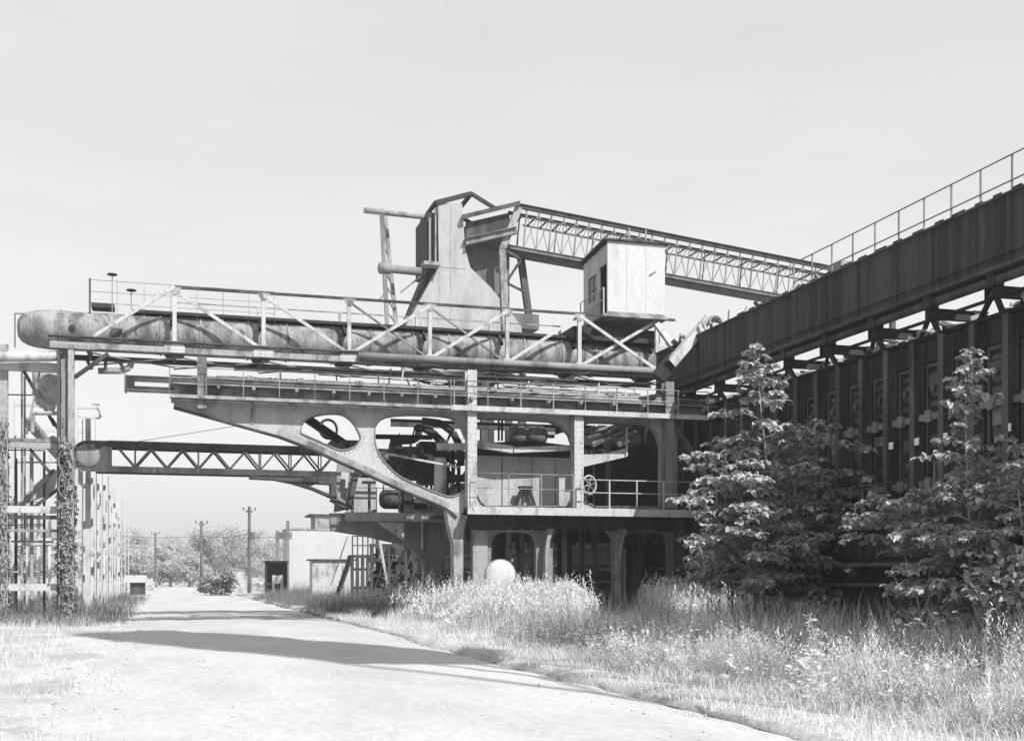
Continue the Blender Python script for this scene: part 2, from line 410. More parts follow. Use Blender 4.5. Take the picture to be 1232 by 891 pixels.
# --- long ram and racks seen above the walkway
mb = MB()
xa, xb = X_(152, 42.9), X_(858, 42.9)
za = Z_(152, 452, 42.9)
mb.box(xa, xb, 42.7, 42.76, za - .10, za); mb.box(xa, xb, 42.7, 42.76, za - .47, za - .36)
k = 0; x = xa
while x < xb - 1:
    mb.box(x, x + (.16 if k else .28), 42.705, 42.755, za - .36, za - .10); x += 1.4; k += 1
mb.box(xa, xb, 43.4, 43.46, za - .47, za - .38); mb.box(xa, xb, 43.4, 43.46, za - .1, za)
mk('ram_beam', mb, M_rust, pm)
mk('ram_head', MB().box(xa - .06, xa - .003, 42.6, 43.5, za - .52, za + .03), M_grey, pm)
mk('rack_bar', MB().box(xa + 1.5, xb, 42.45, 42.6, za - .30, za - .18), M_black, pm)
for z, y, r, c, s, e in ((.18, 42.5, .05, M_pale, 230, 858), (.42, 43.6, .06, M_pale, 260, 800), (-.02, 43.0, .05, M_black, 300, 858), (.30, 43.0, .035, M_rust, 205, 720), (.02, 43.3, .045, M_white, 300, 850), (-.12, 42.6, .04, M_white, 330, 856), (.24, 44.0, .05, M_black, 250, 640), (.55, 44.2, .07, M_white, 560, 858), (.05, 42.52, .10, M_pale, 690, 810)):
    mk('service_pipe', MB().tube((X_(s, y), y, za - .1 + z - .1), (X_(e, y), y, za - .1 + z - .1), r, n=10), c, pm, smooth=True)
for px in (300, 360, 430, 500, 590, 640, 730, 780):
    x = X_(px, 42.9); mk('pipe_clamp', MB().box(x - .12, x + .12, 42.42, 43.65, za - .02, za + .12), M_grey, pm)
# clutter of conduits, droppers and boxes between walkway and bridge
for k in range(15):
    px0 = rnd.uniform(250, 640); px1 = min(856, px0 + rnd.uniform(120, 330)); y = rnd.uniform(43.6, 47.5); z = za + rnd.uniform(.05, 1.0)
    mk('conduit_line', MB().tube((X_(px0, y), y, z), (X_(px1, y), y, z + rnd.uniform(-.12, .12)), rnd.uniform(.02, .055), n=7), rnd.choice((M_white, M_pale, M_black, M_rust)), pm, smooth=True)
for k in range(42):
    px = rnd.uniform(300, 850); y = rnd.uniform(42.9, 45.5); z = za - .1
    if k % 3: mk('dropper', MB().bar((X_(px, y), y, z), (X_(px, y) + rnd.uniform(-.2, .2), y, z + rnd.uniform(.3, .9)), .05, .05), rnd.choice((M_white, M_rust, M_black)), pm)
    else: mk('cable_box', MB().box(X_(px, y), X_(px, y) + rnd.uniform(.15, .6), y, y + .2, z, z + rnd.uniform(.12, .4)), rnd.choice((M_pale, M_mid, M_rust, M_black)), pm)
pts = [P(470 + 20 * q, 448 + 26 * math.sin(q * .52) ** 2 * .6, 44.5) for q in range(14)]
mk('slack_hose', MB().path(pts, .05, 7), M_black, pm, smooth=True)
# cross beams of the upper level
for px in (700, 760):
    x = X_(px, 45); mk('cross_beam', MB().ibeam(Vector((x, YF + .2, zt + .1)), Vector((x, 48.4, zt + .1)), .14, .3), M_rust, pm)
mk('rear_stringer', MB().ibeam(Vector((X_(470, 48), 48, zt + .15)), Vector((xR, 48, zt + .15)), .2, .3), M_rust, pm)
# upright posts through walkway
for px, w, tp, bt, m in ((243, .30, 430, 492, M_grey), (567, .34, 446, 611, M_white), (695, .36, 500, 611, M_white), (804, .34, 460, 611, M_grey)):
    x = X_(px, 41.4)
    mb = MB().ibeam(Vector((x, 41.45, Z_(px, bt, 41.45))), Vector((x, 41.45, Z_(px, tp, 41.45))), w, .42, (0, 1, 0), .03)
    for sx in (-w * .32, w * .32): mb.rivets((x + sx, 41.235, Z_(px, bt, 41.45)), (x + sx, 41.235, Z_(px, tp, 41.45)), .2)
    mk('post', mb, m, pm)
# --- main deck
dx0, dx1 = X_(564, 40.9), X_(846, 40.9)
mk('main_deck', MB().box(dx0, dx1, 41.0, 49.6, DECK - .12, DECK), M_rust, pm)
mk('deck_edge', MB().box(dx0 - .04, dx1, 40.86, 40.997, DECK - .26, DECK + .02), M_white, pm)
mk('deck_beam', MB().ibeam(Vector((dx0, 41.85, DECK - .42)), Vector((dx1, 41.85, DECK - .42)), .3, .55), M_rust, pm)
railing(pm, [(X_(700, 40.95), 40.95, DECK + .02), (X_(862, 40.95), 40.95, DECK + .02)], 1.05, 5, (1, .55), .024, M_white)
railing(pm, [(X_(572, 40.95), 40.95, DECK + .02), (X_(690, 40.95), 40.95, DECK + .02)], 1.2, 3, (1, .55), .014, M_pale)
# back panels
mb = MB().box(X_(569, 43), X_(692, 43), 43.0, 43.05, DECK + .01, Z_(620, 549, 43))
mk('shield_panel', mb, M_plate, pm)
pt = [xz(572, 548, 43.3), xz(572, 533, 43.3), xz(640, 531, 43.3), xz(690, 537, 43.3), xz(690, 551, 43.3), xz(640, 552, 43.3)]
mk('dark_housing', MB().plate(pt[::-1], (), 43.1, 44.6), M_black, pm)
mk('motor_case', MB().lathe(P(640, 523, 43.9) - Vector((.9, 0, 0)), (1, 0, 0), [(0, .12), (0, .3), (.15, .38), (.55, .38), (.56, .30), (.7, .30), (.71, .40), (1.3, .40), (1.45, .28), (1.45, .1), (1.8, .1)], 18), M_grey, pm, smooth=True)
mk('chute_beam', MB().channel(P(574, 534, 42.3), P(616, 541, 42.3), .3, .26), M_white, pm)
mk('chute_beam', MB().channel(P(617, 541.5, 42.3), P(690, 538.5, 42.3), .3, .2), M_white, pm)
for px in (600, 604):
    mk('thin_stay', MB().tube(P(px, 504, 42.6), P(px, 530, 42.6), .04), M_black, pm)
pts = [xz(699, 562, 42.2), xz(699, 546.5, 42.2), xz(724, 546, 42.2), xz(755, 538.5, 42.2), xz(755, 549, 42.2)]
mk('apron_plate', MB().plate(pts[::-1], (), 42.2, 42.25), M_white, pm)
mk('apron_post', MB().bar(P(754, 549, 42.17), P(754, 513, 42.17), .07, .07), M_white, pm)
for px in (604, 640, 668): mk('panel_seam', MB().box(X_(px, 43) - .02, X_(px, 43) + .02, 42.985, 42.997, DECK + .02, Z_(620, 551, 43)), M_mid, pm)
# A bracket
x = X_(632, 42.6)
mb = MB()
for s in (-1, 1): mb.bar((x + s * .42, 42.6, DECK), (x + s * .14, 42.6, DECK + .82), .12, .12, (0, 1, 0))
mb.box(x - .26, x + .26, 42.5, 42.7, DECK + .82, DECK + .92); mb.bar((x, 42.6, DECK + .3), (x, 42.6, DECK + .82), .07)
mk('pivot_bracket', mb, M_black, pm)
mk('pivot_housing', MB().plate([(x - .34, DECK + .01), (x + .34, DECK + .01), (x + .12, DECK + .8), (x - .12, DECK + .8)], (), 42.75, 42.9), M_pale, pm)
# handwheel
c = P(709, 583, 41.5)
hw = mk('handwheel', MB().ring(c, (.45, -1, 0), .34, .035), M_white, pm, smooth=True)
mb = MB(); a = Vector((1, .45, 0)).normalized()
for k in range(3):
    an = R(60 * k + 15); d = a * math.cos(an) + Vector((0, 0, 1)) * math.sin(an); mb.bar(c - d * .34, c + d * .34, .035)
mb.tube(c - Vector((.05, -.12, 0)), c + Vector((.2, .9, 0)), .04)
mk('wheel_spokes', mb, M_pale, hw)
# machinery seen through the openings
mk('vertical_tank', MB().lathe(P(530, 592, 43.2), (0, 0, 1), [(0, .08), (0, .24), (1.2, .24), (1.28, .2), (1.3, .1)], 16), M_white, pm, smooth=True)
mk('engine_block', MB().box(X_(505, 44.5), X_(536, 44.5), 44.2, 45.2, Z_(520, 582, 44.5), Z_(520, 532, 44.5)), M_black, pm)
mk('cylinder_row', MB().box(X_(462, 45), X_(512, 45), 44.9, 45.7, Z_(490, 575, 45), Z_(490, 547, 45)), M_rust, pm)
wd = mk('winch_drum', MB().lathe(P(470, 548, 44.6), (1, 0, .02), [(0, .1), (0, .55), (.06, .55), (.07, .36), (1.1, .36), (1.11, .55), (1.17, .55), (1.17, .1), (1.7, .1)], 20), M_rust, pm, smooth=True)
mk('exhaust_elbow', MB().path([P(470, 531, 43.6), P(496, 530, 43.6), P(503, 526, 43.6), P(504, 517, 43.6)], .13, 10), M_black, pm, smooth=True)
mk('exhaust_cap', MB().lathe(P(504, 518, 43.6), (0, 0, 1), [(0, .08), (.02, .2), (.14, .2), (.24, .08)], 12), M_black, pm, smooth=True)
mk('frame_rail', MB().ibeam(P(447, 525, 43.2), P(520, 526, 43.2), .2, .16), M_black, pm)
mk('cross_strut', MB().bar(P(452, 543, 42.6), P(552, 562, 42.6), .07, .07), M_white, pm)
mk('cross_strut', MB().bar(P(526, 537.5, 42.7), P(562, 537, 42.7), .3, .24), M_white, pm)
mk('curved_guard', MB().path([P(508, 506, 43.5), P(530, 509, 43.5), P(545, 520, 43.5), P(553, 536, 43.5), P(555, 560, 43.5)], .14, 8), M_black, pm, smooth=True)
mk('curved_guard', MB().path([P(505, 512, 44.6), P(520, 520, 44.6), P(534, 534, 44.6), P(540, 556, 44.6)], .16, 8), M_rust, pm, smooth=True)
mk('slope_beam', MB().ibeam(P(358, 497, 42.9), P(408, 531, 42.9), .3, .22), M_black, pm)
mk('slope_beam', MB().ibeam(P(372, 503, 43.6), P(420, 536, 43.6), .2, .2), M_rust, pm)
mk('cable_sheave', MB().ring(P(395, 516, 43.3), (.3, -1, 0), .34, .05), M_black, pm, smooth=True)
mk('floor_strip', MB().box(X_(396, 44), X_(435, 44), 43.2, 45.5, Z_(415, 536, 44), Z_(415, 532, 44)), M_rust, pm)
for px, py0, py1 in ((545, 536, 592), (552, 545, 596), (538, 560, 596)):
    mk('standpipe', MB().tube(P(px, py1, 43.9), P(px, py0, 43.9), .07), M_black, pm, smooth=True)
for a_, b_ in (((540, 594), (561, 566)), ((540, 566), (561, 592)), ((538, 580), (562, 577))):
    mk('lattice_bar', MB().bar(P(*a_, 44.3), P(*b_, 44.3), .06, .08), M_rust, pm)
mk('valve_body', MB().lathe(P(488, 562, 43.6), (.4, -1, 0), [(0, .05), (0, .3), (.1, .34), (.2, .34), (.24, .12), (.4, .12), (.42, .2), (.5, .2)], 14), M_black, pm, smooth=True)
for k in range(12):
    px = rnd.uniform(456, 556); y = rnd.uniform(43.2, 46)
    mk('thin_pipe', MB().path([P(px, 592, y), P(px + rnd.uniform(-6, 6), 560, y), P(px + rnd.uniform(-22, 22), rnd.uniform(512, 545), y)], rnd.uniform(.02, .05), 6), rnd.choice((M_black, M_rust, M_pale)), pm, smooth=True)
for k in range(9):
    px = rnd.uniform(456, 535); py = 566 - rnd.uniform(0, 28) + max(0, px - 490) * .3
    p = P(px, py, 44.2 + rnd.uniform(0, .9)); d = rnd.uniform(.15, .42)
    mk('gear_case', MB().lathe(p, (rnd.choice((0, 1)), -1, 0), [(0, .03), (0, d * .6), (.05, d * .7), (.25, d * .7), (.3, d * .3), (.45, d * .2), (.45, .02)], 12), rnd.choice((M_black, M_rust, M_grey)), pm)
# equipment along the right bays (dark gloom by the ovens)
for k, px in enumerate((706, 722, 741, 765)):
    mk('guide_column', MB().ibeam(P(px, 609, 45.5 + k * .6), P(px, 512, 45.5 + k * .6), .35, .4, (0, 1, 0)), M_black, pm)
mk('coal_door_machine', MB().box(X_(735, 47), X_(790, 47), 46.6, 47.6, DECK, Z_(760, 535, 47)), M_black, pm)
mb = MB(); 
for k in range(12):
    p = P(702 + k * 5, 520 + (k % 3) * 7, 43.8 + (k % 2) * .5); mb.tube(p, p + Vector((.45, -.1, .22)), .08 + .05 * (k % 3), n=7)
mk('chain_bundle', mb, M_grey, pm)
# gusset corner at right column
for sgn, a0 in ((1, (804, 505)), ):
    mk('knee_brace', MB().ibeam(P(812, 512, 41.9), P(850, 576, 41.9), .2, .25, (0, 1, 0)), M_grey, pm)
# --- lower portal frame
YL = 41.9
zb = .12
def hole(px0, px1, pt_, r): 
    return rrect(X_(px0, YL), X_(px1, YL), .55, Z_(px0, pt_, YL), r)
xl0, xl1 = X_(568, YL), X_(832, YL)
ol = [(xl0, zb), (xl1, zb), (xl1, DECK - .75), (xl0, DECK - .75)]
mb = MB().plate(ol, [hole(591, 645, 640, .45), hole(665, 737, 637, .45), hole(750, 803, 640, .4)], YL, YL + .2)
mk('portal_frame', mb, M_mid, pm)
mk('leg_panel', MB().box(X_(568.5, YL), X_(586, YL), YL - .06, YL - .003, zb, DECK - .8), M_pale, pm)
# legs with flared heads
lx = X_(551.5, YL)
mb = MB().plate([(lx - .20, zb), (lx + .12, zb), (lx + .12, DECK - .9), (lx + .3, DECK - .28), (lx - .5, DECK - .05), (lx - .42, DECK - .6), (lx - .24, DECK - 1.3)], (), YL - .25, YL + .25)
mk('leg', mb, M_pale, pm)
for px in (655, 742):
    x = X_(px, YL)
    pr = [(x - .10, .4), (x + .0, .4), (x + .02, DECK - 1.7), (x + .10, DECK - 1.1), (x + .26, DECK - .7), (x + .06, DECK - .7), (x - .06, DECK - 1.2), (x - .10, DECK - 1.7)]
    mk('leg', MB().plate(pr, (), YL - .42, YL - .03), M_pale, pm)
x = X_(816, YL); mk('leg', MB().ibeam(Vector((x, YL - .2, zb)), Vector((x, YL - .2, DECK - .3)), .4, .4, (0, 1, 0)), M_rust, pm)
# --- rear frame with deep arched leg
YR = 48.4
o = [(397, 626), (398, 638), (440, 645), (484, 655), (500, 664), (508, 676), (513, 692), (517, 716), (519, 741), (546, 741), (546, 617), (397, 617)]
hl = [(535, 634), (535, 728), (544, 728), (544, 634)]
mk('rear_frame', MB().plate([xz(*p, YR) for p in o], [[xz(*p, YR) for p in hl]], YR, YR + .3), M_mid, pm)
rxa, rxb = X_(416, 47.4), X_(534, 47.4); zr = Z_(470, 617, 47.4)
mk('rear_platform', MB().box(rxa, rxb, 47.4, 50.2, zr - .12, zr), M_rust, pm)
mk('platform_edge', MB().box(rxa - .03, rxb, 47.3, 47.397, zr - .34, zr + .02), M_pale, pm)
mk('platform_gusset', MB().plate([xz(*p, 47.6) for p in [(453, 628), (486, 650), (486, 628)]], (), 47.6, 47.65), M_white, pm)
# end frame of the rear bay
mk('end_plate', MB().plate([xz(*p, 49) for p in [(402, 616), (406, 556), (425, 560), (420, 612)]], [[xz(*p, 49) for p in [(407, 596), (411, 566), (421, 568), (416, 603)]]], 49, 49.12), M_grey, pm)
mk('end_plate', MB().plate([xz(*p, 49.6) for p in [(405, 603), (409, 562), (423, 566), (418, 608)]], [], 49.6, 49.66), M_white, pm)
mk('slope_strut', MB().ibeam(P(430, 563, 48.8), P(420, 612, 48.8), .2, .22, (0, 1, 0)), M_rust, pm)
mk('foot_strut', MB().ibeam(P(398, 600, 48.8), P(420, 612, 48.8), .2, .28, (0, 1, 0)), M_rust, pm)
mk('pale_cabinet', MB().box(X_(424, 49.5), X_(452, 49.5), 49.3, 50.1, zr + .01, Z_(440, 575, 49.5)), M_plate, pm)
mk('lamp_stand', MB().box(X_(443, 48), X_(446, 48), 48, 48.1, zr, Z_(445, 582, 48)).box(X_(436, 48), X_(452, 48), 47.95, 48.15, Z_(445, 581.5, 48), Z_(445, 578.5, 48)), M_rust, pm)
mk('air_receiver', MB().lathe(P(457, 600, 48.4), (1, .12, 0), [(0, .05), (.05, .3), (.18, .40), (1.0, .40), (1.12, .3), (1.18, .05)], 20), M_rust, pm, smooth=True)
mk('compressor', MB().box(X_(484, 48.3), X_(496, 48.3), 48, 48.8, zr, Z_(490, 588, 48.3)).tube(P(497, 606, 48.3), P(512, 606, 48.3), .22, n=14), M_black, pm)
for px in (508, 514, 519): mk('standpipe', MB().tube(P(px, 616, 48.2), P(px, 580, 48.2), .05), M_black, pm)
railing(pm, [(rxa + .3, 47.35, zr), (rxb, 47.35, zr)], 1.0, 4, (1,), .015, M_rust)
# small detail under the platform
mk('hanger_pipe', MB().tube(P(508, 626, 48.1), P(508, 660, 48.1), .05), M_white, pm)
mk('inner_panel', MB().box(X_(486, 49.2), X_(520, 49.2), 49.1, 49.2, Z_(500, 662, 49.2), zr - .13), M_grey, pm)
# curved cantilever bracket carrying the levelling boom
ob = [(300, 573), (300, 576), (330, 577.5), (352, 582), (375, 589), (400, 600), (404, 600), (404, 572), (350, 575)]
mk('boom_bracket', MB().plate([xz(*p, 49) for p in ob], [[xz(*p, 49) for p in [(372, 585), (397, 595), (397, 583), (380, 582)]]], 48.7, 49.3), M_rust, pm)
# right hand rear portal
for px in (600, 680, 760):
    x = X_(px, 48.5); mk('rear_leg', MB().ibeam(Vector((x, 48.6, zb)), Vector((x, 48.6, DECK - .15)), .5, .5, (0, 1, 0)), M_rust, pm)
    x = X_(px, 45.2); mk('rear_leg', MB().ibeam(Vector((x, 45.2, zb)), Vector((x, 45.2, DECK - .15)), .35, .4, (0, 1, 0)), M_rust, pm)
mk('rear_girder', MB().box(X_(560, 48.6), 19.6, 48.5, 48.7, DECK - 1.0, DECK - .2), M_rust, pm)
mk('sill_beam', MB().box(lx - .5, 19.7, 48.4, 48.9, .16, .5), M_rust, pm)
for yy in (42.0, 43.1, 47.4, 48.6):
    mk('track_wheel', MB().lathe((lx - .08, yy, .44), (1, 0, 0), [(0, .1), (0, .36), (.1, .36), (.11, .31), (.22, .31), (.22, .1)], 18), M_black, pm, smooth=True)
for px, yy, ww in ((612, 44.2, .16), (627, 44.0, .22), (640, 46.5, .14), (679, 44.6, .16), (700, 44.0, .22), (716, 46, .14), (766, 44.2, .24), (784, 45, .16)):
    x = X_(px, yy); mk('inner_post', MB().ibeam(Vector((x, yy, zb)), Vector((x, yy, DECK - .14)), ww, .2, (0, 1, 0)), M_pale if ww < .2 else M_mid, pm)
mk('inner_cabinet', MB().box(X_(756, 45.6), X_(774, 45.6), 45.6, 46.4, .1, 2.9), M_plate, pm)
for px in (597, 628, 702, 720, 770):
    mk('brace_rod', MB().bar(P(px, 738, 43.6), P(px + rnd.uniform(-8, 8), 636, 43.6), .12, .12), M_rust, pm)

# levelling boom (truss arm reaching left behind the machine)
bm = thing('levelling_boom', 'long dark trussed boom with rounded drum end reaching left over the road', 'boom', P(400, 566, 50))
YB1 = 50.0
zt_, zb_ = Z_(260, 538, YB1), Z_(260, 567, YB1)
bx0, bx1 = X_(130, YB1), X_(404, YB1)
for y in (YB1, YB1 + .9):
    mk('top_chord', MB().channel(Vector((bx0 - .5, y, zt_)), Vector((bx1 + 6, y, zt_)), .14, .26), M_rust, bm)
    mk('bottom_chord', MB().channel(Vector((bx0 - .5, y, zb_)), Vector((bx1 + 6, y, zb_)), .14, .24), M_rust, bm)
    n = 7; w = (bx1 - bx0 - .4) / n
    for k in range(n):
        a = bx0 + .4 + k * w
        mk('lattice_brace', MB().bar((a, y, zt_ - .12), (a + w / 2, y, zb_ + .12), .07, .10, (0, 1, 0)), M_rust, bm)
        mk('lattice_brace', MB().bar((a + w / 2, y, zb_ + .12), (a + w, y, zt_ - .12), .07, .10, (0, 1, 0)), M_rust, bm)
        if k % 2 == 0 or k > 4: mk('lattice_post', MB().bar((a + w / 2 - .0, y, zb_ + .1), (a + w / 2, y, zt_ - .1), .05, .05, (0, 1, 0)), M_rust, bm)
mk('deck_plate', MB().box(bx0, bx1 + 6, YB1 + .1, YB1 + .8, zt_ + .135, zt_ + .17), M_rust, bm)
cz = (zt_ + zb_) / 2
mk('end_drum', MB().lathe((bx0 - .75, YB1 - .12, cz), (0, 1, 0), [(0, .05), (0, .40), (.05, .46), (1.1, .46), (1.15, .4), (1.15, .05)], 24), M_grey, bm, smooth=True)
mk('drum_cheek', MB().plate(arc((bx0 - .75, cz), .62, .62, 90, 270, 12) + [(bx0 + .15, cz - .62), (bx0 + .15, cz + .62)], (arc((bx0 - .75, cz), .47, .47, 0, 345, 20),), YB1 - .1, YB1 - .06), M_rust, bm)
mk('stay_cable', MB().tube(P(165, 531, YB1), P(292, 511, 49), .012, n=5), M_rope, bm)

# rails under the machine
for k, (x, lab) in enumerate(((lx - .1, 'outer steel rail of the machine track running through tall grass'), (19.2, 'inner steel rail of the machine track beside the oven wall'))):
    tr = tag(mk('track_rail', MB().box(x - .03, x + .03, 20, 104, .05, .1).box(x - .06, x + .06, 20, 104, -.04, .047), M_rust), lab, 'rail', 'rails of the pusher machine track')

# white round dished tank end standing in the grass
td = thing('round_tank', 'white round dished tank end standing in pale tall grass under the machine', 'tank', P(602, 725, 37.6))
c = P(602, 691, 37.6)
mk('dished_head', MB().lathe(c, (-.15, -1, .05), [(-.4, .3), (-.4, .5), (0, .5), (.05, .465), (.09, .37), (.115, .23), (.125, .1), (.128, .01)], 40), M_disc, td, smooth=True)
mk('rim_band', MB().ring(c + Vector((0, 0, 0)), (-.15, -1, .05), .5, .022, 40, 6), M_pale, td, smooth=True)
mk('tank_cradle', MB().box(c.x - .4, c.x + .4, c.y + .1, c.y + .5, -.03, c.z - .44), M_rust, td)

# ================================================================== PIPE BRIDGE + GAS MAIN
YB = 47.0
pb = thing('pipe_bridge', 'pale trussed pipe bridge with X bracing crossing high above the machine', 'pipe bridge', (X_(85, YB), YB, 0))
zT, zB = 12.75, 10.34
YP = 48.3; zP = 11.12; rP = .74
nodes = [X_(p, YB) for p in (105, 210, 317, 420, 517, 610, 697, 790)]
YBR = 49.6
xe = X_(812, YB)
for yy, side, full in ((YB, 1, True), (YBR, -1, False)):
    mk('bottom_chord', MB().channel(Vector((X_(60, yy), yy, zB)), Vector((xe, yy, zB)), .2, .22 if full else .2, side=side), M_pale if full else M_grey, pb)
    mk('top_chord', MB().bar((nodes[1], yy, zT), (xe if full else nodes[6], yy, zT), .10 if full else .05, .10 if full else .05), M_rust if full else M_pale, pb)
    for k in range(1, 8):
        mk('truss_post', MB().ibeam(Vector((nodes[k], yy, zB + .17)), Vector((nodes[k], yy, zT)), .15 if full else .10, .14, (0, 1, 0)), M_white, pb)
    dg = [(0, zB + .2, 1, zT), (1, zT - .1, 2, zB + .2), (2, zT - .1, 3, zB + .2), (3, zT - .1, 4, zB + .2), (4, zT - .1, 3, zB + .2), (4, zT - .1, 5, zB + .2), (5, zT - .1, 4, zB + .2), (6, zT - .1, 5, zB + .2), (6, zT - .1, 7, zB + .2), (7, zT - .1, 6, zB + .2)]
    if not full: dg = dg[:3]
    for q, (a, z0, b, z1) in enumerate(dg):
        dy = .07 if q % 2 else -.07
        if full: mk('diagonal_brace', MB().bar((nodes[a], yy + dy, z0), (nodes[b], yy + dy, z1), .125 if q not in (5, 3) else .07, .08, (0, 1, 0)), M_white if q not in (5, 3) else M_mid, pb)
for k in range(1, 8):
    x = nodes[k]
    vs = [(x - .38, zB - .1), (x + .38, zB - .1), (x + .38, zB + .14), (x + .12, zB + .36), (x - .12, zB + .36), (x - .38, zB + .14)]
    mk('gusset_plate', MB().plate(vs, (), YB - .13, YB - .105).rivets((x - .3, YB - .13, zB + .02), (x + .3, YB - .13, zB + .02), .1), M_white, pb)
    vs = [(x - .25, zT - .02), (x - .1, zT - .3), (x + .1, zT - .3), (x + .25, zT - .02)]
    mk('gusset_plate', MB().plate(vs, (), YB - .10, YB - .085), M_pale, pb)
for k in range(0, 8):
    x = nodes[k]
    mk('floor_beam', MB().ibeam(Vector((x, YB + .1, zB - .02)), Vector((x, YBR - .1, zB - .02)), .12, .22), M_rust, pb)
    if k < 7:
        mk('wind_brace', MB().bar((nodes[k], YB + .1, zB - .22), (nodes[k + 1], YBR - .1, zB - .22), .06, .05), M_grey, pb)
        mk('wind_brace', MB().bar((nodes[k], YBR - .1, zB - .29), (nodes[k + 1], YB + .1, zB - .29), .06, .05), M_grey, pb)
mk('walkway_plank', MB().box(X_(158, YB), xe - .6, YP - .42, YP + .42, zP + rP + .03, zP + rP + .15), M_black, pb)
mk('walkway_plank', MB().box(X_(108, YB), X_(136, YB), YP - .4, YP + .4, zP + rP + .155, zP + rP + .32), M_black, pb)
for k in range(1, 8):
    mk('plank_bracket', MB().bar((nodes[k] - .1, YP - .9, zP + .25), (nodes[k] - .1, YP - .4, zP + rP + .02), .1, .14), M_black, pb)
# conduit under main
mk('conduit', MB().tube((X_(58, YB), YB - .18, zB + .28), (X_(440, YB), YB - .18, zB + .28), .05, n=8), M_rust, pb, smooth=True)
mk('conduit', MB().tube((X_(430, YB), YB - .22, zB + .12), (xe, YB - .22, zB + .12), .16, n=12), M_grey, pb, smooth=True)
# side rail at the left end
xa = X_(108, YB + .9)
railing(pb, [(xa, YB + .95, 11.75), (X_(330, YB + .95), YB + .95, 11.75)], 1.3, 7, (1, .66, .33), .011, M_grey)
mk('end_post', MB().bar((xa, YB + .95, 11.2), (xa, YB + .95, 13.1), .07, .07), M_rust, pb)
for px, py, pyb in ((135, 330, 376), (158, 349, 372)):
    p, q = P(px, py, YB + .4), P(px, pyb, YB + .4)
    lm = mk('lamp_post', MB().tube(q, p, .02, n=6), M_grey, pb); mk('lamp_head', MB().lathe(p - Vector((0, 0, .05)), (0, 0, 1), [(0, .1), (.03, .2), (.07, .17), (.1, .05)], 12), M_black, lm)
# bent pipe under left end
mk('drain_pipe', MB().path([P(118, 446, 47.5), P(146, 446, 47.5), P(156, 442, 47.5), P(158, 436, 47.5)], .12, 10), M_grey, pb, smooth=True)
for px in (105, 127, 143): mk('hanger_strut', MB().bar(P(px, 434, 47.4), P(px + (6 if px != 127 else 0), 444, 47.4), .12, .12), M_rust, pb)
# left pier: two laced channels
for px, m, w in ((71, M_rust, .12), (86, M_pale, .2)):
    x = X_(px, YB); mk('pier_leg', MB().ibeam(Vector((x, YB, -.1)), Vector((x, YB, zB - .17)), w, .42, (0, 1, 0)), m, pb)
xa, xb = X_(71, YB), X_(86, YB)
mk('pier_web', MB().box(xa + .08, xb - .13, YB + .06, YB + .09, 5.2, zB - .2), M_grey, pb)
for k in range(9):
    z = .4 + k * .55; mk('pier_lacing', MB().bar((xa, YB - .05, z), (xb, YB - .05, z + .5), .07, .04, (0, 1, 0)), M_rust, pb)
mk('pier_cap', MB().box(xa - .3, xb + .9, YB - .25, YB + .25, zB - .165, zB - .02), M_grey, pb)
mk('pier_knee', MB().bar((xb + .1, YB, zB - 1.2), (xb + 1.3, YB, zB - .25), .14, .18, (0, 1, 0)), M_rust, pb)

gm = thing('gas_main', 'long fat riveted gas main pipe with a blunt rounded nose lying in the bridge', 'pipe', (2, 48.3, 10.4))
gx0, gx1 = X_(52, YP), X_(808, YP)
mb = MB(); n = 32
prof = [(0, rP * .62), (.25, rP * .80), (.6, rP * .93), (1.1, rP)]
nl = gx0 - .9
mk('nose_cap', MB().lathe((nl, YP, zP), (1, 0, 0), [(0, .2), (.02, rP * .45), (.12, rP * .66), (.32, rP * .82), (.65, rP * .94), (1.1, rP), (1.5, rP)], 32), M_main, gm, smooth=True)
mk('pipe_shell', MB().lathe((nl + 1.45, YP, zP), (1, 0, 0), [(0, rP * .985), (.01, rP - .006), (gx1 - nl - 1.46, rP - .006), (gx1 - nl - 1.45, rP * .98)], 40), M_main, gm, smooth=True)
xs = [nl + 1.5] + [nodes[k] - .55 for k in range(1, 8)] + [nodes[k] + .95 for k in range(1, 7)]
for k, x in enumerate(xs):
    mb = MB().lathe((x, YP, zP), (1, 0, 0), [(0, rP - .05), (0, rP + .035), (.07, rP + .035), (.07, rP - .05)], 40)
    for q in range(22):
        an = 2 * math.pi * q / 22; d = Vector((0, math.cos(an), math.sin(an)))
        for e in (-.1, .17): c = Vector((x + e, YP, zP)) + d * (rP - .01); mb.tube(c, c + d * .03, .026, .014, 5)
    mk('flange_ring', mb, M_grey if k else M_main, gm, smooth=False)
for k in range(1, 8):
    x = nodes[k]
    mk('saddle', MB().plate([(x - .3, zB - .0), (x + .3, zB - .0), (x + .5, zP - .5), (x - .5, zP - .5)], (), YP - .5, YP + .5), M_black, gm)
mk('manhole_cover', MB().lathe(P(87, 394, YP - rP) + Vector((0, .02, 0)), (0, -1, 0), [(0, .12), (.06, .12), (.07, .05)], 14), M_black, gm)
mk('drip_box', MB().box(X_(134, 47.5), X_(147, 47.5), 47.4, 47.9, Z_(140, 412, 47.5), Z_(140, 395, 47.5)), M_rust, gm)
# thin pipe railing at the nose
nr = tag(mk('rail_frame', MB().path([P(18, 418, 48), P(18, 377, 48), P(41, 377, 48), P(41, 392, 48)], .03, 6), M_grey), 'thin bent pipe frame standing at the blunt nose of the gas main', 'frame')

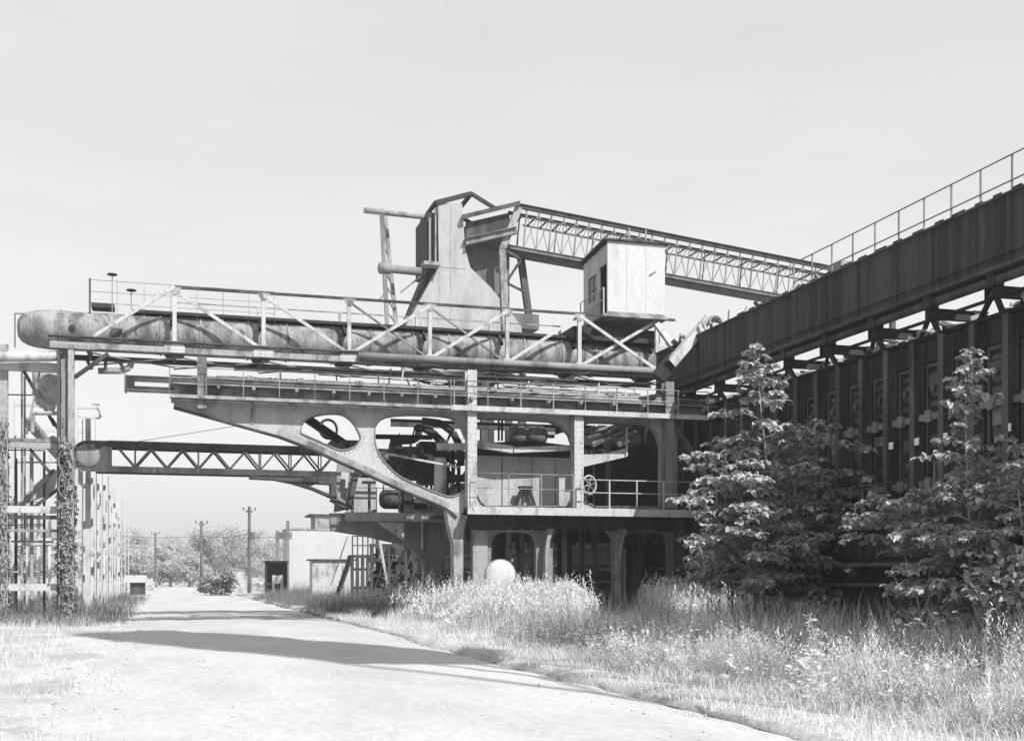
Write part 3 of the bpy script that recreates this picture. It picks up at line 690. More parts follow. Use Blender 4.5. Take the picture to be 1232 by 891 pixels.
# ================================================================== CONTROL CABIN
cb = thing('control_cabin', 'white peeling sheet metal cabin with mono roof perched above the pipe bridge end', 'cabin', (19.1, 48.3, 12.75))
cx0, cx1 = X_(731, 46.75), X_(800, 46.75); cy0, cy1 = 46.75, 49.75; cz0, cz1 = 12.78, 15.85
mk('front_wall', MB().box(cx0, cx1, cy0, cy0 + .06, cz0, cz1), M_cabin, cb)
mk('back_wall', MB().box(cx0, cx1, cy1 - .06, cy1, cz0, cz1 - .3), M_cabin, cb)
mk('side_wall', MB().box(cx1 - .06, cx1, cy0 + .062, cy1 - .062, cz0, cz1 - .3), M_cabin, cb)
for x in (cx0 + .88, cx0 + 1.76): mk('wall_seam', MB().box(x - .025, x + .025, cy0 - .010, cy0 - .002, cz0, cz1).rivets((x, cy0 - .01, cz0 + .1), (x, cy0 - .01, cz1 - .1), .18, .02), M_cabin, cb)
mk('base_angle', MB().box(cx0, cx1, cy0 - .03, cy0 - .002, cz0 + .004, cz0 + .1), M_pale, cb)
# left wall in pieces round a doorway and a window
yd0, yd1 = cy0 + .12, cy0 + .95
mk('door_wall', MB().box(cx0, cx0 + .06, cy0 + .062, yd0, cz0, cz1 - .1).box(cx0, cx0 + .06, yd0, yd1, cz0 + 2.15, cz1 - .12).box(cx0, cx0 + .06, yd1, cy1 - .062, cz0, cz0 + .9).box(cx0, cx0 + .06, yd1, cy0 + 1.3, cz0 + .9, cz1 - .15).box(cx0, cx0 + .06, cy0 + 2.4, cy1 - .062, cz0 + .9, cz1 - .25).box(cx0, cx0 + .06, cy0 + 1.3, cy0 + 2.4, cz0 + 2.0, cz1 - .2), M_plate, cb)
mk('doorway_lining', MB().box(cx0 + .3, cx0 + .33, yd0, yd1, cz0, cz0 + 2.15), M_black, cb)
w = mk('window', MB().box(cx0 + .02, cx0 + .05, cy0 + 1.3, cy0 + 2.4, cz0 + 1.42, cz0 + 1.47).box(cx0 + .02, cx0 + .05, cy0 + 1.82, cy0 + 1.87, cz0 + .9, cz0 + 2.0), M_grey, cb)
mk('pane', MB().box(cx0 + .055, cx0 + .065, cy0 + 1.3, cy0 + 2.4, cz0 + .9, cz0 + 2.0), M_glass, w)
ro = MB(); a = .12
vs = [(cx0 - .2, cy0 - a, cz1 + .02), (cx1 + a, cy0 - a, cz1 + .02), (cx1 + a, cy1 + a, cz1 - .26), (cx0 - .2, cy1 + a, cz1 - .26)]
ro.add(vs + [(x, y, z + .07) for x, y, z in vs], [(3, 2, 1, 0), (4, 5, 6, 7), (0, 1, 5, 4), (1, 2, 6, 5), (2, 3, 7, 6), (3, 0, 4, 7)])
mk('roof', ro, M_rust, cb)
for x in (cx0 + 1.0, cx0 + 1.75):
    mk('roof_post', MB().tube((x, cy0 + .05, cz1), (x, cy0 + .05, cz1 + .62), .035), M_pale, cb)
railing(cb, [(cx0 - .14, cy0 + .1, cz0), (cx0 - .14, cy1, cz0)], 1.1, 3, (1, .55), .024, M_white)
mk('floor', MB().box(cx0 - .25, cx1 + .1, cy0 - .1, cy1 + .2, cz0 - .12, cz0 - .003), M_pale, cb)
mk('wall_bracket', MB().bar((cx0 + 1.9, cy0 - .03, cz0 + 1.75), (cx0 + 2.2, cy0 - .03, cz0 + 1.95), .05, .05), M_pale, cb)
mk('underframe', MB().box(X_(690, 47.3), cx1, 47.3, 49.5, 11.75, 12.3), M_black, cb)

# inclined chute at the bridge end
ch = thing('inclined_chute', 'pale inclined trough chute leaning on the dark collecting main end', 'chute', P(805, 455, 41.8))
p, q = P(806, 438, 41.6), P(852, 385, 41.9)
mk('trough', MB().channel(p, q, .38, .36, (0, 1, 0)), M_white, ch)
mk('trough_lip', MB().bar(p.lerp(q, .02), p.lerp(q, .98), .06, .06, (0, 1, 0), .23, -.2), M_pale, ch)
p, q = P(791, 455, 41.9), P(812, 430, 41.8)
mk('lower_spout', MB().bar(p, q, .5, .5, (0, 1, 0)), M_black, ch)
mk('support_strut', MB().bar(P(790, 390, 44.5), P(812, 420, 44.0), .22, .2, (0, 1, 0)), M_white, ch)
mk('chute_pipe', MB().path([P(846, 392, 41.7), P(856, 383, 41.7), P(868, 386, 41.7)], .12, 8), M_pale, ch)
mk('head_pulley', MB().ring(P(861, 388, 41.5), (0, 1, 0), .24, .05), M_grey, ch, smooth=True)

# ================================================================== COKE OVEN BATTERY
XB = 20.5; PITCH = 1.29
ov = thing('oven_battery', 'long dark coke oven battery wall with tall iron doors between buckstays', 'oven battery', (XB, 60, 0))
ZTOP = 8.45
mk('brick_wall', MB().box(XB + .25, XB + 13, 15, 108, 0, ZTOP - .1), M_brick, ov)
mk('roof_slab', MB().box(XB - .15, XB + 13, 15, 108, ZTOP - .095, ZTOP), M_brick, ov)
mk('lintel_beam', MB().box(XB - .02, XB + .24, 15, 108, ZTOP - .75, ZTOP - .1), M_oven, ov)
yb0 = Q(1223, 500, XB).y - 4 * PITCH
nb = 46
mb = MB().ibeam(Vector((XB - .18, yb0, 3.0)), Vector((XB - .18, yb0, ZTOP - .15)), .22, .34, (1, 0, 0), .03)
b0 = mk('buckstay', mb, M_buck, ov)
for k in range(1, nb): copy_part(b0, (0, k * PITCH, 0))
# oven door
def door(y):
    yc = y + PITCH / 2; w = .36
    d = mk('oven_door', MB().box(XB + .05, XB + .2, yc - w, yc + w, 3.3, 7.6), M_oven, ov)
    mb = MB()
    for s in (-1, 1): mb.box(XB - .05, XB + .05, yc + s * w - .05, yc + s * w + .05, 3.25, 7.65)
    mb.box(XB - .05, XB + .05, yc - w + .06, yc + w - .06, 3.25, 3.35); mb.box(XB - .05, XB + .05, yc - w + .06, yc + w - .06, 7.55, 7.65)
    mk('door_frame', mb, M_buck, d)
    for z in (4.3, 6.15):
        m2 = MB().box(XB - .22, XB - .06, yc - .5, yc + .5, z - .09, z + .09).box(XB - .3, XB - .22, yc - .12, yc + .12, z - .16, z + .16)
        mk('latch_bar', m2, M_mid, d)
    m2 = MB().lathe((XB + .05, yc, 6.95), (-1, 0, 0), [(0, .05), (0, .26), (.08, .26), (.1, .2), (.1, .1), (.2, .1), (.2, .02)], 14)
    mk('leveller_lid', m2, M_buck, d)
    for z, ww, hh in ((6.45, w - .1, .15), (7.3, w - .1, .12), (3.7, .2, .3), (4.75, .16, .22), (5.3, .22, .34)):
        mk('door_rib', MB().box(XB - .01, XB + .049, yc - ww, yc + ww, z, z + hh), M_buck, d)
    return d
d0 = door(yb0)
for k in range(1, 34):
    copy_part(d0, (0, k * PITCH, 0))
for px, py in ((1042, 540.5), (1072, 536), (1103, 531), (1137, 525), (1213, 514)):
    p = Q(px, py, XB - .33)
    mk('number_tag', MB().box(XB - .34, XB - .32, p.y - .10, p.y + .10, p.z - .10, p.z + .10), M_tag, ov)
    mk('tag_hook', MB().box(XB - .318, XB + .0, p.y - .01, p.y + .01, p.z - .01, p.z + .01), M_black, ov)
for k in range(16):
    y = yb0 + PITCH * rnd.uniform(1, 18); z = rnd.uniform(3.3, 5.5); mk('hung_tool', MB().bar((XB - .4, y, z), (XB - .3, y + rnd.uniform(-.4, .4), z + rnd.uniform(.4, 1.6)), .05, .05), rnd.choice((M_mid, M_rust, M_pale)), ov)
for k in range(10):
    y = yb0 + PITCH * (rnd.randint(0, 16) + .5); z = rnd.choice((4.9, 5.6, 7.0)); mk('patch_plate', MB().box(XB - .075, XB - .055, y - rnd.uniform(.12, .3), y + rnd.uniform(.1, .3), z, z + rnd.uniform(.2, .6)), rnd.choice((M_mid, M_buck)), ov)
# bench in front of the doors
bn = thing('oven_bench', 'dark plated bench with ledges below the oven doors among foliage', 'bench', (19, 40, 0))
mk('bench_deck', MB().box(18.6, XB + .2, 15, 100, 3.0, 3.2), M_rust, bn)
mk('bench_plate', MB().box(18.95, 19.05, 15, 100, 2.25, 2.995), M_fascia, bn)
mk('ledge', MB().box(18.55, 19.05, 15, 100, 2.0, 2.1), M_buck, bn)
mk('ledge', MB().box(18.6, 19.05, 15, 100, 1.45, 1.53), M_buck, bn)
mk('base_wall', MB().box(19.06, XB + .2, 15, 100, 0, 2.99), M_brick, bn)
railing(bn, [(18.7, 27, 3.2), (18.7, 40, 3.2)], 1.05, 8, (1, .5), .02, M_rust)

# collecting main fascia girder
fg = thing('service_gantry', 'long sooty plate girder gantry with top handrail running above the oven doors', 'gantry', (19.5, 30, 8.5))
XG = 19.5; zg0, zg1 = 9.32, 10.93; yg0, yg1 = 14.0, 45.6
mk('fascia_plate', MB().box(XG, XG + .08, yg0, yg1, zg0, zg1).rivets((XG, yg0 + .2, zg0 + .12), (XG, yg1 - .1, zg0 + .12), .17, .03, (-1, 0, 0)).rivets((XG, yg0 + .2, zg1 - .12), (XG, yg1 - .1, zg1 - .12), .17, .03, (-1, 0, 0)), M_fascia, fg)
k = 0; y = yg0 + .8
while y < yg1 - .3:
    mk('plate_seam', MB().box(XG - .012, XG - .002, y, y + .09, zg0 + .02, zg1 - .02), M_fascia, fg); y += 1.75
mk('stiffener_angle', MB().box(XG - .05, XG - .003, yg0, yg1, zg0 + .2, zg0 + .24), M_fascia, fg)
mk('top_angle', MB().box(XG - .05, XG + .2, yg0, yg1, zg1 + .002, zg1 + .06), M_rust, fg)
mk('soffit', MB().box(XG + .085, XG + 1.1, yg0, yg1, zg0 + .05, zg0 + .15), M_black, fg)
mk('bottom_lip', MB().box(XG - .06, XG + .12, yg0, yg1, zg0 - .10, zg0 - .004), M_rust, fg)
mk('under_pipe', MB().tube((XG + .2, yg0, zg0 - .28), (XG + .2, yg1, zg0 - .28), .12, n=12), M_rust, fg, smooth=True)
mk('deck', MB().box(XG + .25, XG + 1.8, yg0, yg1, zg1 - .15, zg1 - .08), M_rust, fg)
ybr = Q(1189, 365, XG).y
for k in range(-2, 9):
    y = ybr + k * 2 * PITCH
    if y > yg1 - .5: break
    mb = MB()
    mb.ibeam(Vector((XG + .1, y, zg0 - .55)), Vector((XB + 1.0, y, zg0 - .55)), .16, .28)
    mb.bar((XG + .2, y, zg0 - .42), (XG + .2, y, zg0 - .1), .3, .3); mb.bar((XB + .6, y, ZTOP), (XB + .6, y, zg0 - .4), .22, .22)
    mk('bracket', mb, M_black, fg)
    mk('knee_strut', MB().bar((XB - .1, y + .5, ZTOP - .2), (XG + .25, y + .1, zg0 - .5), .12, .12), M_rust, fg)
    for q in range(9):
        yy = y + rnd.uniform(.15, 2.3); zz = rnd.uniform(0, .35) if q % 2 else 0
        mk('loose_ironwork', MB().bar((XB + rnd.uniform(-.2, .2), yy, ZTOP + .03 + zz), (XB + rnd.uniform(.5, .9), yy + rnd.uniform(-.3, .5), ZTOP + .05 + rnd.uniform(0, .3)), rnd.uniform(.06, .2), rnd.uniform(.05, .16)), rnd.choice((M_pale, M_mid, M_rust, M_white)), fg)
    mk('diagonal_tie', MB().bar((XG + .2, y, zg0 - .5), (XB + .7, y + 2 * PITCH, ZTOP + .15), .12, .1), M_black, fg)
    mk('hung_plate', MB().box(XG + .75, XG + .8, y + .5, y + 1.0 + rnd.random() * .6, zg0 - rnd.uniform(.35, .6), zg0 + .04), M_black, fg)
    mk('cable_tray', MB().box(XG + .5, XG + .62, y + .1, y + PITCH * 1.9, zg0 - .62, zg0 - .56), M_black, fg)
railing(fg, [(20.0, yg0, zg1 - .08), (20.0, Q(955, 0, 20.0).y, zg1 - .08)], 1.27, 18, (1, .5), .02, M_grey)
mk('low_rail', MB().tube((20.03, yg0, zg1 + .33), (20.03, 39, zg1 + .33), .014, n=6), M_grey, fg)
y = yg0
while y < 39:
    a = rnd.uniform(.3, .62); mk('toe_board', MB().box(20.0, 20.02, y, y + a, zg1 + .27 + rnd.uniform(-.03, .03), zg1 + .38), M_rust, fg); y += a + rnd.uniform(.3, .55)
for k in range(34):
    y = rnd.uniform(33, 45.2); h = rnd.uniform(.12, .6); xx = XG + rnd.uniform(.15, .9)
    mk('valve_stem', MB().bar((xx, y, zg1 - .1), (xx + rnd.uniform(-.35, .35), y + rnd.uniform(-.6, .6), zg1 + h), rnd.uniform(.05, .14), rnd.uniform(.05, .2)), rnd.choice((M_pale, M_white, M_white, M_rust, M_grey)), fg)
rb = tag(mk('roof_box', MB().box(XG + 1.0, XG + 1.7, Q(1008, 0, XG + 1).y - .2, Q(1008, 0, XG + 1).y + .55, zg1 - .08, zg1 + .8), M_conc), 'small grey box standing on the gantry deck behind the handrail', 'box')

# ================================================================== COAL TOWER + CONVEYOR GALLERY
YT = 85.0
ct = thing('coal_tower', 'tall flared grey coal bunker tower rising behind the pipe bridge', 'coal tower', P(565, 450, YT + 3))
def txz(px, py, Y=YT): p = P(px, py, Y); return (p.x, p.z)
mk('bunker_face', MB().plate([txz(*p) for p in [(486, 446), (634, 446), (627, 392), (590, 345), (566, 322), (560, 300), (557, 262), (556, 245), (527, 244), (528, 320), (505, 362), (487, 395)]], (), YT, YT + 1.2), M_conc, ct)
for px, pa, pb_ in ((542, 246, 446), (528, 322, 446)): mk('form_seam', MB().box(X_(px, YT), X_(px, YT) + .06, YT - .03, YT - .004, Z_(540, pb_, YT), Z_(540, pa, YT)), M_conc, ct)
mk('form_seam', MB().box(X_(528, YT), X_(560, YT), YT - .03, YT - .004, Z_(540, 322, YT), Z_(540, 322, YT) + .07), M_conc, ct)
mk('house_wall', MB().box(X_(559, YT + 1.3), X_(613, YT + 1.3), YT + 1.3, YT + 7, 16.9, Z_(560, 266, YT)), M_tower, ct)
for px, yy in ((582, .6), (628, .6), (590, 6), (612, 6)): mk('tower_leg', MB().ibeam(Vector((max(21.2, X_(px, YT + yy)), YT + yy, ZTOP)), Vector((max(21.2, X_(px, YT + yy)), YT + yy, 17)), .5, .5, (0, 1, 0)), M_rust, ct)
mk('side_shaft', MB().box(X_(515, YT), X_(527.5, YT) - .02, YT + .3, YT + 4.5, Z_(520, 322, YT), Z_(520, 254, YT)), M_black, ct)
mk('shaft_ladder', MB().bar(P(517, 322, YT), P(517, 262, YT), .2, .1).bar(P(524, 316, YT), P(524, 250, YT), .15, .1), M_pale, ct)
mk('bunker_skirt', MB().plate([txz(*p, YT + 1) for p in [(484, 400), (510, 400), (528, 322), (516, 322)]], (), YT + 1.2, YT + 4), M_rust, ct)
roof = MB()
pk = P(567, 233, YT); l_ = P(524, 244, YT); r_ = P(596, 251, YT)
for y in (0, 5): roof.bar(l_ + Vector((0, y, 0)), pk + Vector((0, y, 0)), .3, .3).bar(pk + Vector((0, y, 0)), r_ + Vector((0, y, 0)), .25, .25)
roof.bar(l_, l_ + Vector((0, 5, 0)), .25).bar(pk, pk + Vector((0, 5, 0)), .25)
mk('gable_frame', roof, M_black, ct)
mk('landing', MB().box(X_(507, YT), X_(527, YT), YT - .9, YT + .2, Z_(517, 322, YT), Z_(517, 318, YT)), M_pale, ct)
hr = MB()
a, b, c_, d_ = P(556, 264, YT - .5), P(626, 247, YT - .5), P(626, 247, YT + 7), P(556, 264, YT + 7)
hr.add([a, b, c_, d_] + [v + Vector((0, 0, .35)) for v in (a, b, c_, d_)], [(3, 2, 1, 0), (4, 5, 6, 7), (0, 1, 5, 4), (1, 2, 6, 5), (2, 3, 7, 6), (3, 0, 4, 7)])
mk('lean_roof', hr, M_rust, ct)
mk('upper_wall', MB().plate([txz(*p, YT + .2) for p in [(560, 292), (613, 280), (613, 256), (560, 268)]], (), YT + .15, YT + .25), M_rust, ct)
mk('crane_beam', MB().ibeam(P(560, 291, YT - .3), P(622, 277, YT - .3), .5, .5), M_grey, ct)
# mast beside tower
ms = thing('lamp_mast', 'thin latticed mast with crossbar and barrel arm left of the coal tower', 'mast', P(463, 400, YT + 1))
mk('crossbar', MB().tube(P(438, 253, YT + 1), P(514, 261, YT + 1), .22, n=8), M_pale, ms, smooth=True)
mk('mast_leg', MB().bar(P(459, 252, YT + 1), P(466, 395, YT + 1), .28, .28, (0, 1, 0)), M_grey, ms)
mk('mast_leg', MB().bar(P(463, 254, YT + 2.2), P(477, 395, YT + 2.2), .26, .26, (0, 1, 0)), M_pale, ms)
mk('barrel_arm', MB().lathe(P(455, 322, YT + 1), (1, 0, -.02), [(0, .1), (0, .3), (.1, .42), (.8, .42), (.9, .3), (3.2, .3), (3.2, .1)], 14), M_grey, ms, smooth=True)
mk('arm_stay', MB().bar(P(482, 352, YT + 1), P(515, 325, YT + 1), .12, .12, (0, 1, 0)).bar(P(455, 362, YT + 1), P(466, 350, YT + 1), .15, .15, (0, 1, 0)), M_grey, ms)
ls = MB()
for k in range(8):
    py = 262 + k * 16; a = P(459.6 + k * .8, py, YT + 1); b = P(464 + k * 1.6, py + 14, YT + 2.2); ls.bar(a, b, .08, .08)
mk('mast_lacing', ls, M_grey, ms)

# trestle
ts = thing('gallery_trestle', 'braced steel trestle leg under the upper end of the conveyor gallery', 'trestle', P(620, 400, YT + .5))
mk('trestle_leg', MB().ibeam(P(624, 250, YT), P(604, 300, YT), .5, .4, (0, 1, 0)).ibeam(P(604, 300, YT), P(608, 400, YT), .5, .4, (0, 1, 0)), M_pale, ts)
mk('trestle_leg', MB().ibeam(P(626, 306, YT + 2), P(639, 400, YT + 2), .5, .4, (0, 1, 0)), M_rust, ts)
mk('trestle_brace', MB().bar(P(609, 302, YT + .2), P(627, 312, YT + 1), .2, .2).bar(P(609, 340, YT + .2), P(627, 312, YT + 1), .15, .15).bar(P(609, 340, YT + .2), P(633, 352, YT + 1), .15, .15), M_rust, ts)
mk('trestle_step', MB().box(X_(612, YT), X_(650, YT), YT + .3, YT + 3, Z_(630, 394, YT), Z_(630, 376, YT)), M_tower, ts)

gl = thing('conveyor_gallery', 'long open trussed conveyor gallery sloping down from the coal tower to the ovens', 'conveyor gallery', P(800, 330, YT + 2))
def gp(px, top, Y):
    py = (245 + (px - 625) * .2) if top else (304 + (px - 640) * .181)
    return P(px, py, YT) + Vector((0, Y - YT, 0))
for side, Y in enumerate((YT + .5, YT + 2.4)):
    mk('top_chord', MB().ibeam(gp(622, 1, Y), gp(1084, 1, Y), .3, .34 if side == 0 else .2), M_rust, gl)
    mk('inner_chord', MB().bar(gp(640, 1, Y) - Vector((0, 0, .75)), gp(1080, 1, Y) - Vector((0, 0, .75)), .08, .12), M_rust, gl)
    mk('bottom_chord', MB().ibeam(gp(600, 0, Y) + Vector((0, 0, .3)), gp(1080, 0, Y) + Vector((0, 0, .3)), .25, .28), M_mid, gl)
    for k in range(29):
        px = 632 + k * 15.2
        a = gp(px + 4, 1, Y) - Vector((0, 0, .2)); b = gp(px, 0, Y) + Vector((0, 0, .4))
        if side == 0 or k % 3 == 0: mk('hanger', MB().bar(a, b, .07 if k % 2 else .11, .08, (0, 1, 0)), M_mid if side == 0 else M_rust, gl)
        if side == 0 and k < 28:
            mk('side_brace', MB().bar(b, gp(px + 19, 1, Y) - Vector((0, 0, .25)), .06, .05, (0, 1, 0)), M_mid, gl)
            mk('side_brace', MB().bar(gp(px + 15, 0, Y) + Vector((0, .08, .4)), gp(px + 4, 1, Y) + Vector((0, .08, -.25)), .05, .05, (0, 1, 0)), M_grey, gl)
for k in range(29):
    px = 630 + k * 15.2; mk('roof_tie', MB().bar(gp(px, 1, YT + .5) - Vector((0, 0, .75)), gp(px, 1, YT + 2.4) - Vector((0, 0, .75)), .1, .1), M_rust, gl)
fl = MB()
a, b = gp(595, 0, YT + .2), gp(1080, 0, YT + .2)
fl.bar(a + Vector((0, 1.25, .12)), b + Vector((0, 1.25, .12)), 1.5, .14); mk('gallery_floor', fl, M_rust, gl)
mb = MB()
for k in range(30):
    p = gp(645 + k * 10, 0, YT + 1.2) + Vector((0, 0, .35)); mb.tube(p, p + Vector((0, .9, 0)), .11, n=7)
mk('roller_idlers', mb, M_grey, gl)
mk('belt', MB().bar(gp(640, 0, YT + 1.9) + Vector((0, 0, .56)), gp(1076, 0, YT + 1.9) + Vector((0, 0, .56)), .9, .05), M_black, gl)

mk('end_post', MB().bar(gp(1078, 1, YT + .5), Vector((gp(1078, 1, YT + .5).x, YT + .5, 0)), .4, .4).bar(gp(1078, 1, YT + 2.4), Vector((gp(1078, 1, YT + 2.4).x, YT + 2.4, 0)), .4, .4), M_rust, gl)
# ================================================================== LEFT PIPE RACK
pr = thing('pipe_rack', 'pale steel pipe rack bent with several crossbeams at the left edge', 'pipe rack', (-4.6, 47.6, 0))
YK = 47.6
xk0, xk1 = X_(5, YK), X_(74, YK)
mk('rack_column', MB().ibeam(Vector((xk0, YK, -.1)), Vector((xk0, YK, Z_(5, 415, YK))), .26, .26, (0, 1, 0)), M_pale, pr)
mk('rack_column', MB().bar((X_(9, YK + .3), YK + .3, -.1), (X_(9, YK + .3), YK + .3, Z_(5, 412, YK)), .06, .06), M_rust, pr)
for py, h, m in ((442, .34, M_white), (530, .12, M_grey), (536, .22, M_pale), (613, .26, M_white), (622, .14, M_rust), (638, .1, M_pale), (706, .26, M_white)):
    z = Z_(40, py, YK)
    mk('crossbeam', MB().channel(Vector((xk0 - 4, YK - .1, z)), Vector((xk1, YK - .1, z)), .2, h), m, pr)
for a, b, w in (((16, 424), (66, 512), .13), ((36, 540), (60, 568), .12), ((24, 610), (64, 566), .14), ((38, 612), (70, 588), .12), ((48, 446), (32, 522), .07), ((62, 503), (70, 516), .12)):
    mk('rack_brace', MB().bar(P(*a, YK), P(*b, YK), w, w, (0, 1, 0)), M_rust if w != .07 else M_grey, pr)
mk('bracket_frame', MB().path([P(39, 520, YK - .3), P(40, 497, YK - .3), P(72, 497, YK - .3)], .08, 6), M_pale, pr)
for px in (26, 38):
    mk('thin_standpipe', MB().tube(P(px, 740, YK + .6), P(px, 545, YK + .6), .07 if px == 38 else .03, n=8), M_pale, pr)
for k in range(7):
    px = rnd.uniform(8, 66); pa = rnd.uniform(440, 560); y = YK + rnd.uniform(.2, 3.5)
    mk('thin_standpipe', MB().tube(P(px, 742, y), P(px, pa, y), rnd.uniform(.02, .05), n=7), rnd.choice((M_pale, M_rust, M_mid)), pr)
for k in range(9):
    py = rnd.uniform(450, 690); y = YK + rnd.uniform(.2, 3); mk('thin_rail', MB().tube(P(rnd.uniform(-10, 20), py, y), P(rnd.uniform(45, 72), py + rnd.uniform(-2, 2), y), rnd.uniform(.015, .04), n=6), rnd.choice((M_pale, M_rust, M_mid)), pr)
hp = thing('feed_hopper', 'pale rounded hopper hanging from the rack behind the vine covered pier', 'hopper', P(62, 470, 48.6))
mk('hopper_cone', MB().lathe(P(63, 436, 48.8), (0, 0, -1), [(0, .1), (0, .75), (.9, .72), (1.35, .5), (1.62, .22), (1.66, .1)], 24), M_white, hp, smooth=True)
mk('hopper_spout', MB().path([P(42, 470, 48.4), P(48, 486, 48.4), P(66, 492, 48.4)], .13, 8), M_white, hp, smooth=True)
lp1 = tag(mk('white_pipe', MB().tube(P(-40, 430, 47.0), P(72, 428, 47.0), .19, n=16), M_white, smooth=True), 'thick white pipe lying across the top of the rack at left', 'pipe')
ctt = thing('sloped_trough', 'pale sloped trough leaning through the rack at the left', 'trough', P(45, 600, 49))
mk('trough_plate', MB().plate([xz(*p, 49) for p in [(20, 609), (64, 592), (70, 566), (64, 564), (42, 584)]], (), 48.8, 49.4), M_plate, ctt)
# receding bents
ords = ['nearest', 'second', 'third', 'fourth', 'fifth', 'sixth', 'seventh', 'eighth']
for k, (Y, h) in enumerate(zip((58.5, 64, 70, 76.5, 84, 92, 100, 109), (9.8, 9.3, 9.3, 9.1, 9.0, 8.9, 8.8, 8.8))):
    x1 = -4.05; x0_ = -6.3
    t = thing('pipe_bent', ('pale steel pipe bent, %s of the row receding behind the vine covered pier' % ords[k]), 'pipe bent', (x1, Y, 0), 'pipe bents receding along the road')
    for x in (x0_ - .5, x1): mk('bent_column', MB().ibeam(Vector((x, Y, -.1)), Vector((x, Y, h)), .17, .17, (0, 1, 0)), M_bent, t)
    for z in (h - .2, 3.2 + .3 * (k % 3)): mk('bent_beam', MB().bar((x0_ - .5, Y, z), (x1, Y, z), .12, .13), M_bent, t)
    for q in range(3): mk('ladder_rail', MB().bar((x1 + .25 + q * .28, Y + .4, -.1), (x1 + .25 + q * .28, Y + .4, h - rnd.uniform(.2, 3.5)), .05, .05), M_bent if q else M_mid, t)
    for q in range(5):
        z = 1.5 + q * 1.3 + rnd.random(); mk('valve_box', MB().box(x1 - .14 + rnd.uniform(-.05, .1), x1 + rnd.uniform(0, .12), Y - .2, Y - .1, z, z + rnd.uniform(.1, .35)), M_grey if q % 2 else M_rust, t)
for x, z, r, lab in ((-4.5, 7.35, .16, 'thin pale pipeline along the row of bents nearest the road'), (-5.4, 8.0, .24, 'thick pale pipeline along the row of bents away from the road')):
    tag(mk('pipeline', MB().tube((x, 52, z), (x, 118, z), r, n=12), M_pale, smooth=True), lab, 'pipeline', 'pipelines along the bents')
br_ = tag(mk('lamp_bracket', MB().bar(P(92, 491, 52), P(118, 491, 52), .08).bar(P(118, 491, 52), P(121, 502, 52), .1).bar(P(95, 501, 52), P(120, 503, 52), .07).bar(P(106, 503, 52), P(106, 762, 52) * 1 if False else Vector((P(106, 503, 52).x, 52, 0)), .24, .2).bar(P(110, 486, 52), P(120, 487, 52), .08), M_white), 'white post with a boxed pipe arm on top beside the vine covered pier', 'post')

# ================================================================== BACKGROUND
def hz(d, py): return EYE + d * (694 - py) / 1426
def far(px, d):
    u = (px - 616) / 1426
    return Vector((d * (SN + u * CS), d * (CS - u * SN), 0))
def pole(px, py, d, lab, arms):
    b = far(px, d); t = thing('utility_pole', lab, 'utility pole', b, 'utility poles along the far road')
    h = hz(d, py); mk('pole_shaft', MB().tube(b - Vector((0, 0, .2)), b + Vector((0, 0, h)), .22, .15, 10), M_wood, t)
    for z, w in arms: mk('crossarm', MB().box(b.x - w, b.x + w, b.y - .09, b.y + .09, h - z, h - z + .2), M_wood, t)
    for s in (-1, 1): mk('insulator', MB().tube(b + Vector((s * .6, 0, h - arms[0][0] + .2)), b + Vector((s * .6, 0, h - arms[0][0] + .5)), .08), M_wood, t)
    mk('transformer', MB().tube(b + Vector((.35, -.1, h * .62)), b + Vector((.35, -.1, h * .62 + .8)), .25), M_wood, t)
    return b, h
p1 = pole(242.5, 626, 130, 'dark timber utility pole in the middle of the far gap under the boom', [(.5, .32), (2.2, .25)])
p2 = pole(300, 609, 124, 'tallest timber utility pole, right of the dark bush by the far road', [(.6, .35), (4.5, .3)])
p3 = pole(187, 640, 190, 'small faint utility pole among far trees left of the others', [(.4, .4)])
for pa, pb2, h, lab in ((far(140, 128), far(242.5, 130), 6, 'thin overhead wire running left from the middle utility pole'), (far(242.5, 130), far(300, 124), 6, 'thin overhead wire between the two larger utility poles'), (far(300, 124), far(345, 122), 5.8, 'thin overhead wire running right from the tallest utility pole to the steel mast')):
    pts = [pa.lerp(pb2, k / 8) + Vector((0, 0, h - .25 * (1 - (2 * k / 8 - 1) ** 2) + .25)) for k in range(9)]
    tag(mk('overhead_wire', MB().path(pts, .03, 5), M_rope), lab, 'wire', 'overhead wires')
# steel mast with booth
b = far(340, 118)
t = thing('steel_mast', 'dark double steel mast rising behind the small dark booth', 'mast', b)
for s in (-.5, .5): mk('mast_post', MB().bar(b + Vector((s, 0, -.1)), b + Vector((s, 0, hz(118, 632) + s)), .3, .3, (0, 1, 0)), M_mid, t)
mk('mast_head', MB().box(b.x - .7, b.x + .9, b.y - .2, b.y + .2, hz(118, 648), hz(118, 640)), M_mid, t)
b = far(333, 112)
t = thing('dark_booth', 'small dark open fronted booth with pale drum inside by the far road', 'booth', b)
mk('booth_wall', MB().box(b.x - 1.0, b.x - .9, b.y, b.y + 1.6, -.1, 3.1).box(b.x + .9, b.x + 1.0, b.y, b.y + 1.6, -.1, 3.1).box(b.x - .895, b.x + .895, b.y + 1.5, b.y + 1.6, -.1, 3.1), M_black, t)
mk('booth_roof', MB().box(b.x - 1.1, b.x + 1.1, b.y - .2, b.y + 1.7, 3.103, 3.25), M_black, t)
mk('pale_counter', MB().box(b.x - .4, b.x + .6, b.y + .1, b.y + .6, 1.1, 1.9).box(b.x - .4, b.x - .2, b.y + .1, b.y + .6, 0, 1.09).box(b.x + .35, b.x + .6, b.y + .1, b.y + .6, 0, 1.09), M_white, t)
b = far(286, 116)
t = thing('switch_cabinet', 'small white cabinet standing beside the foot of the tallest utility pole', 'cabinet', b)
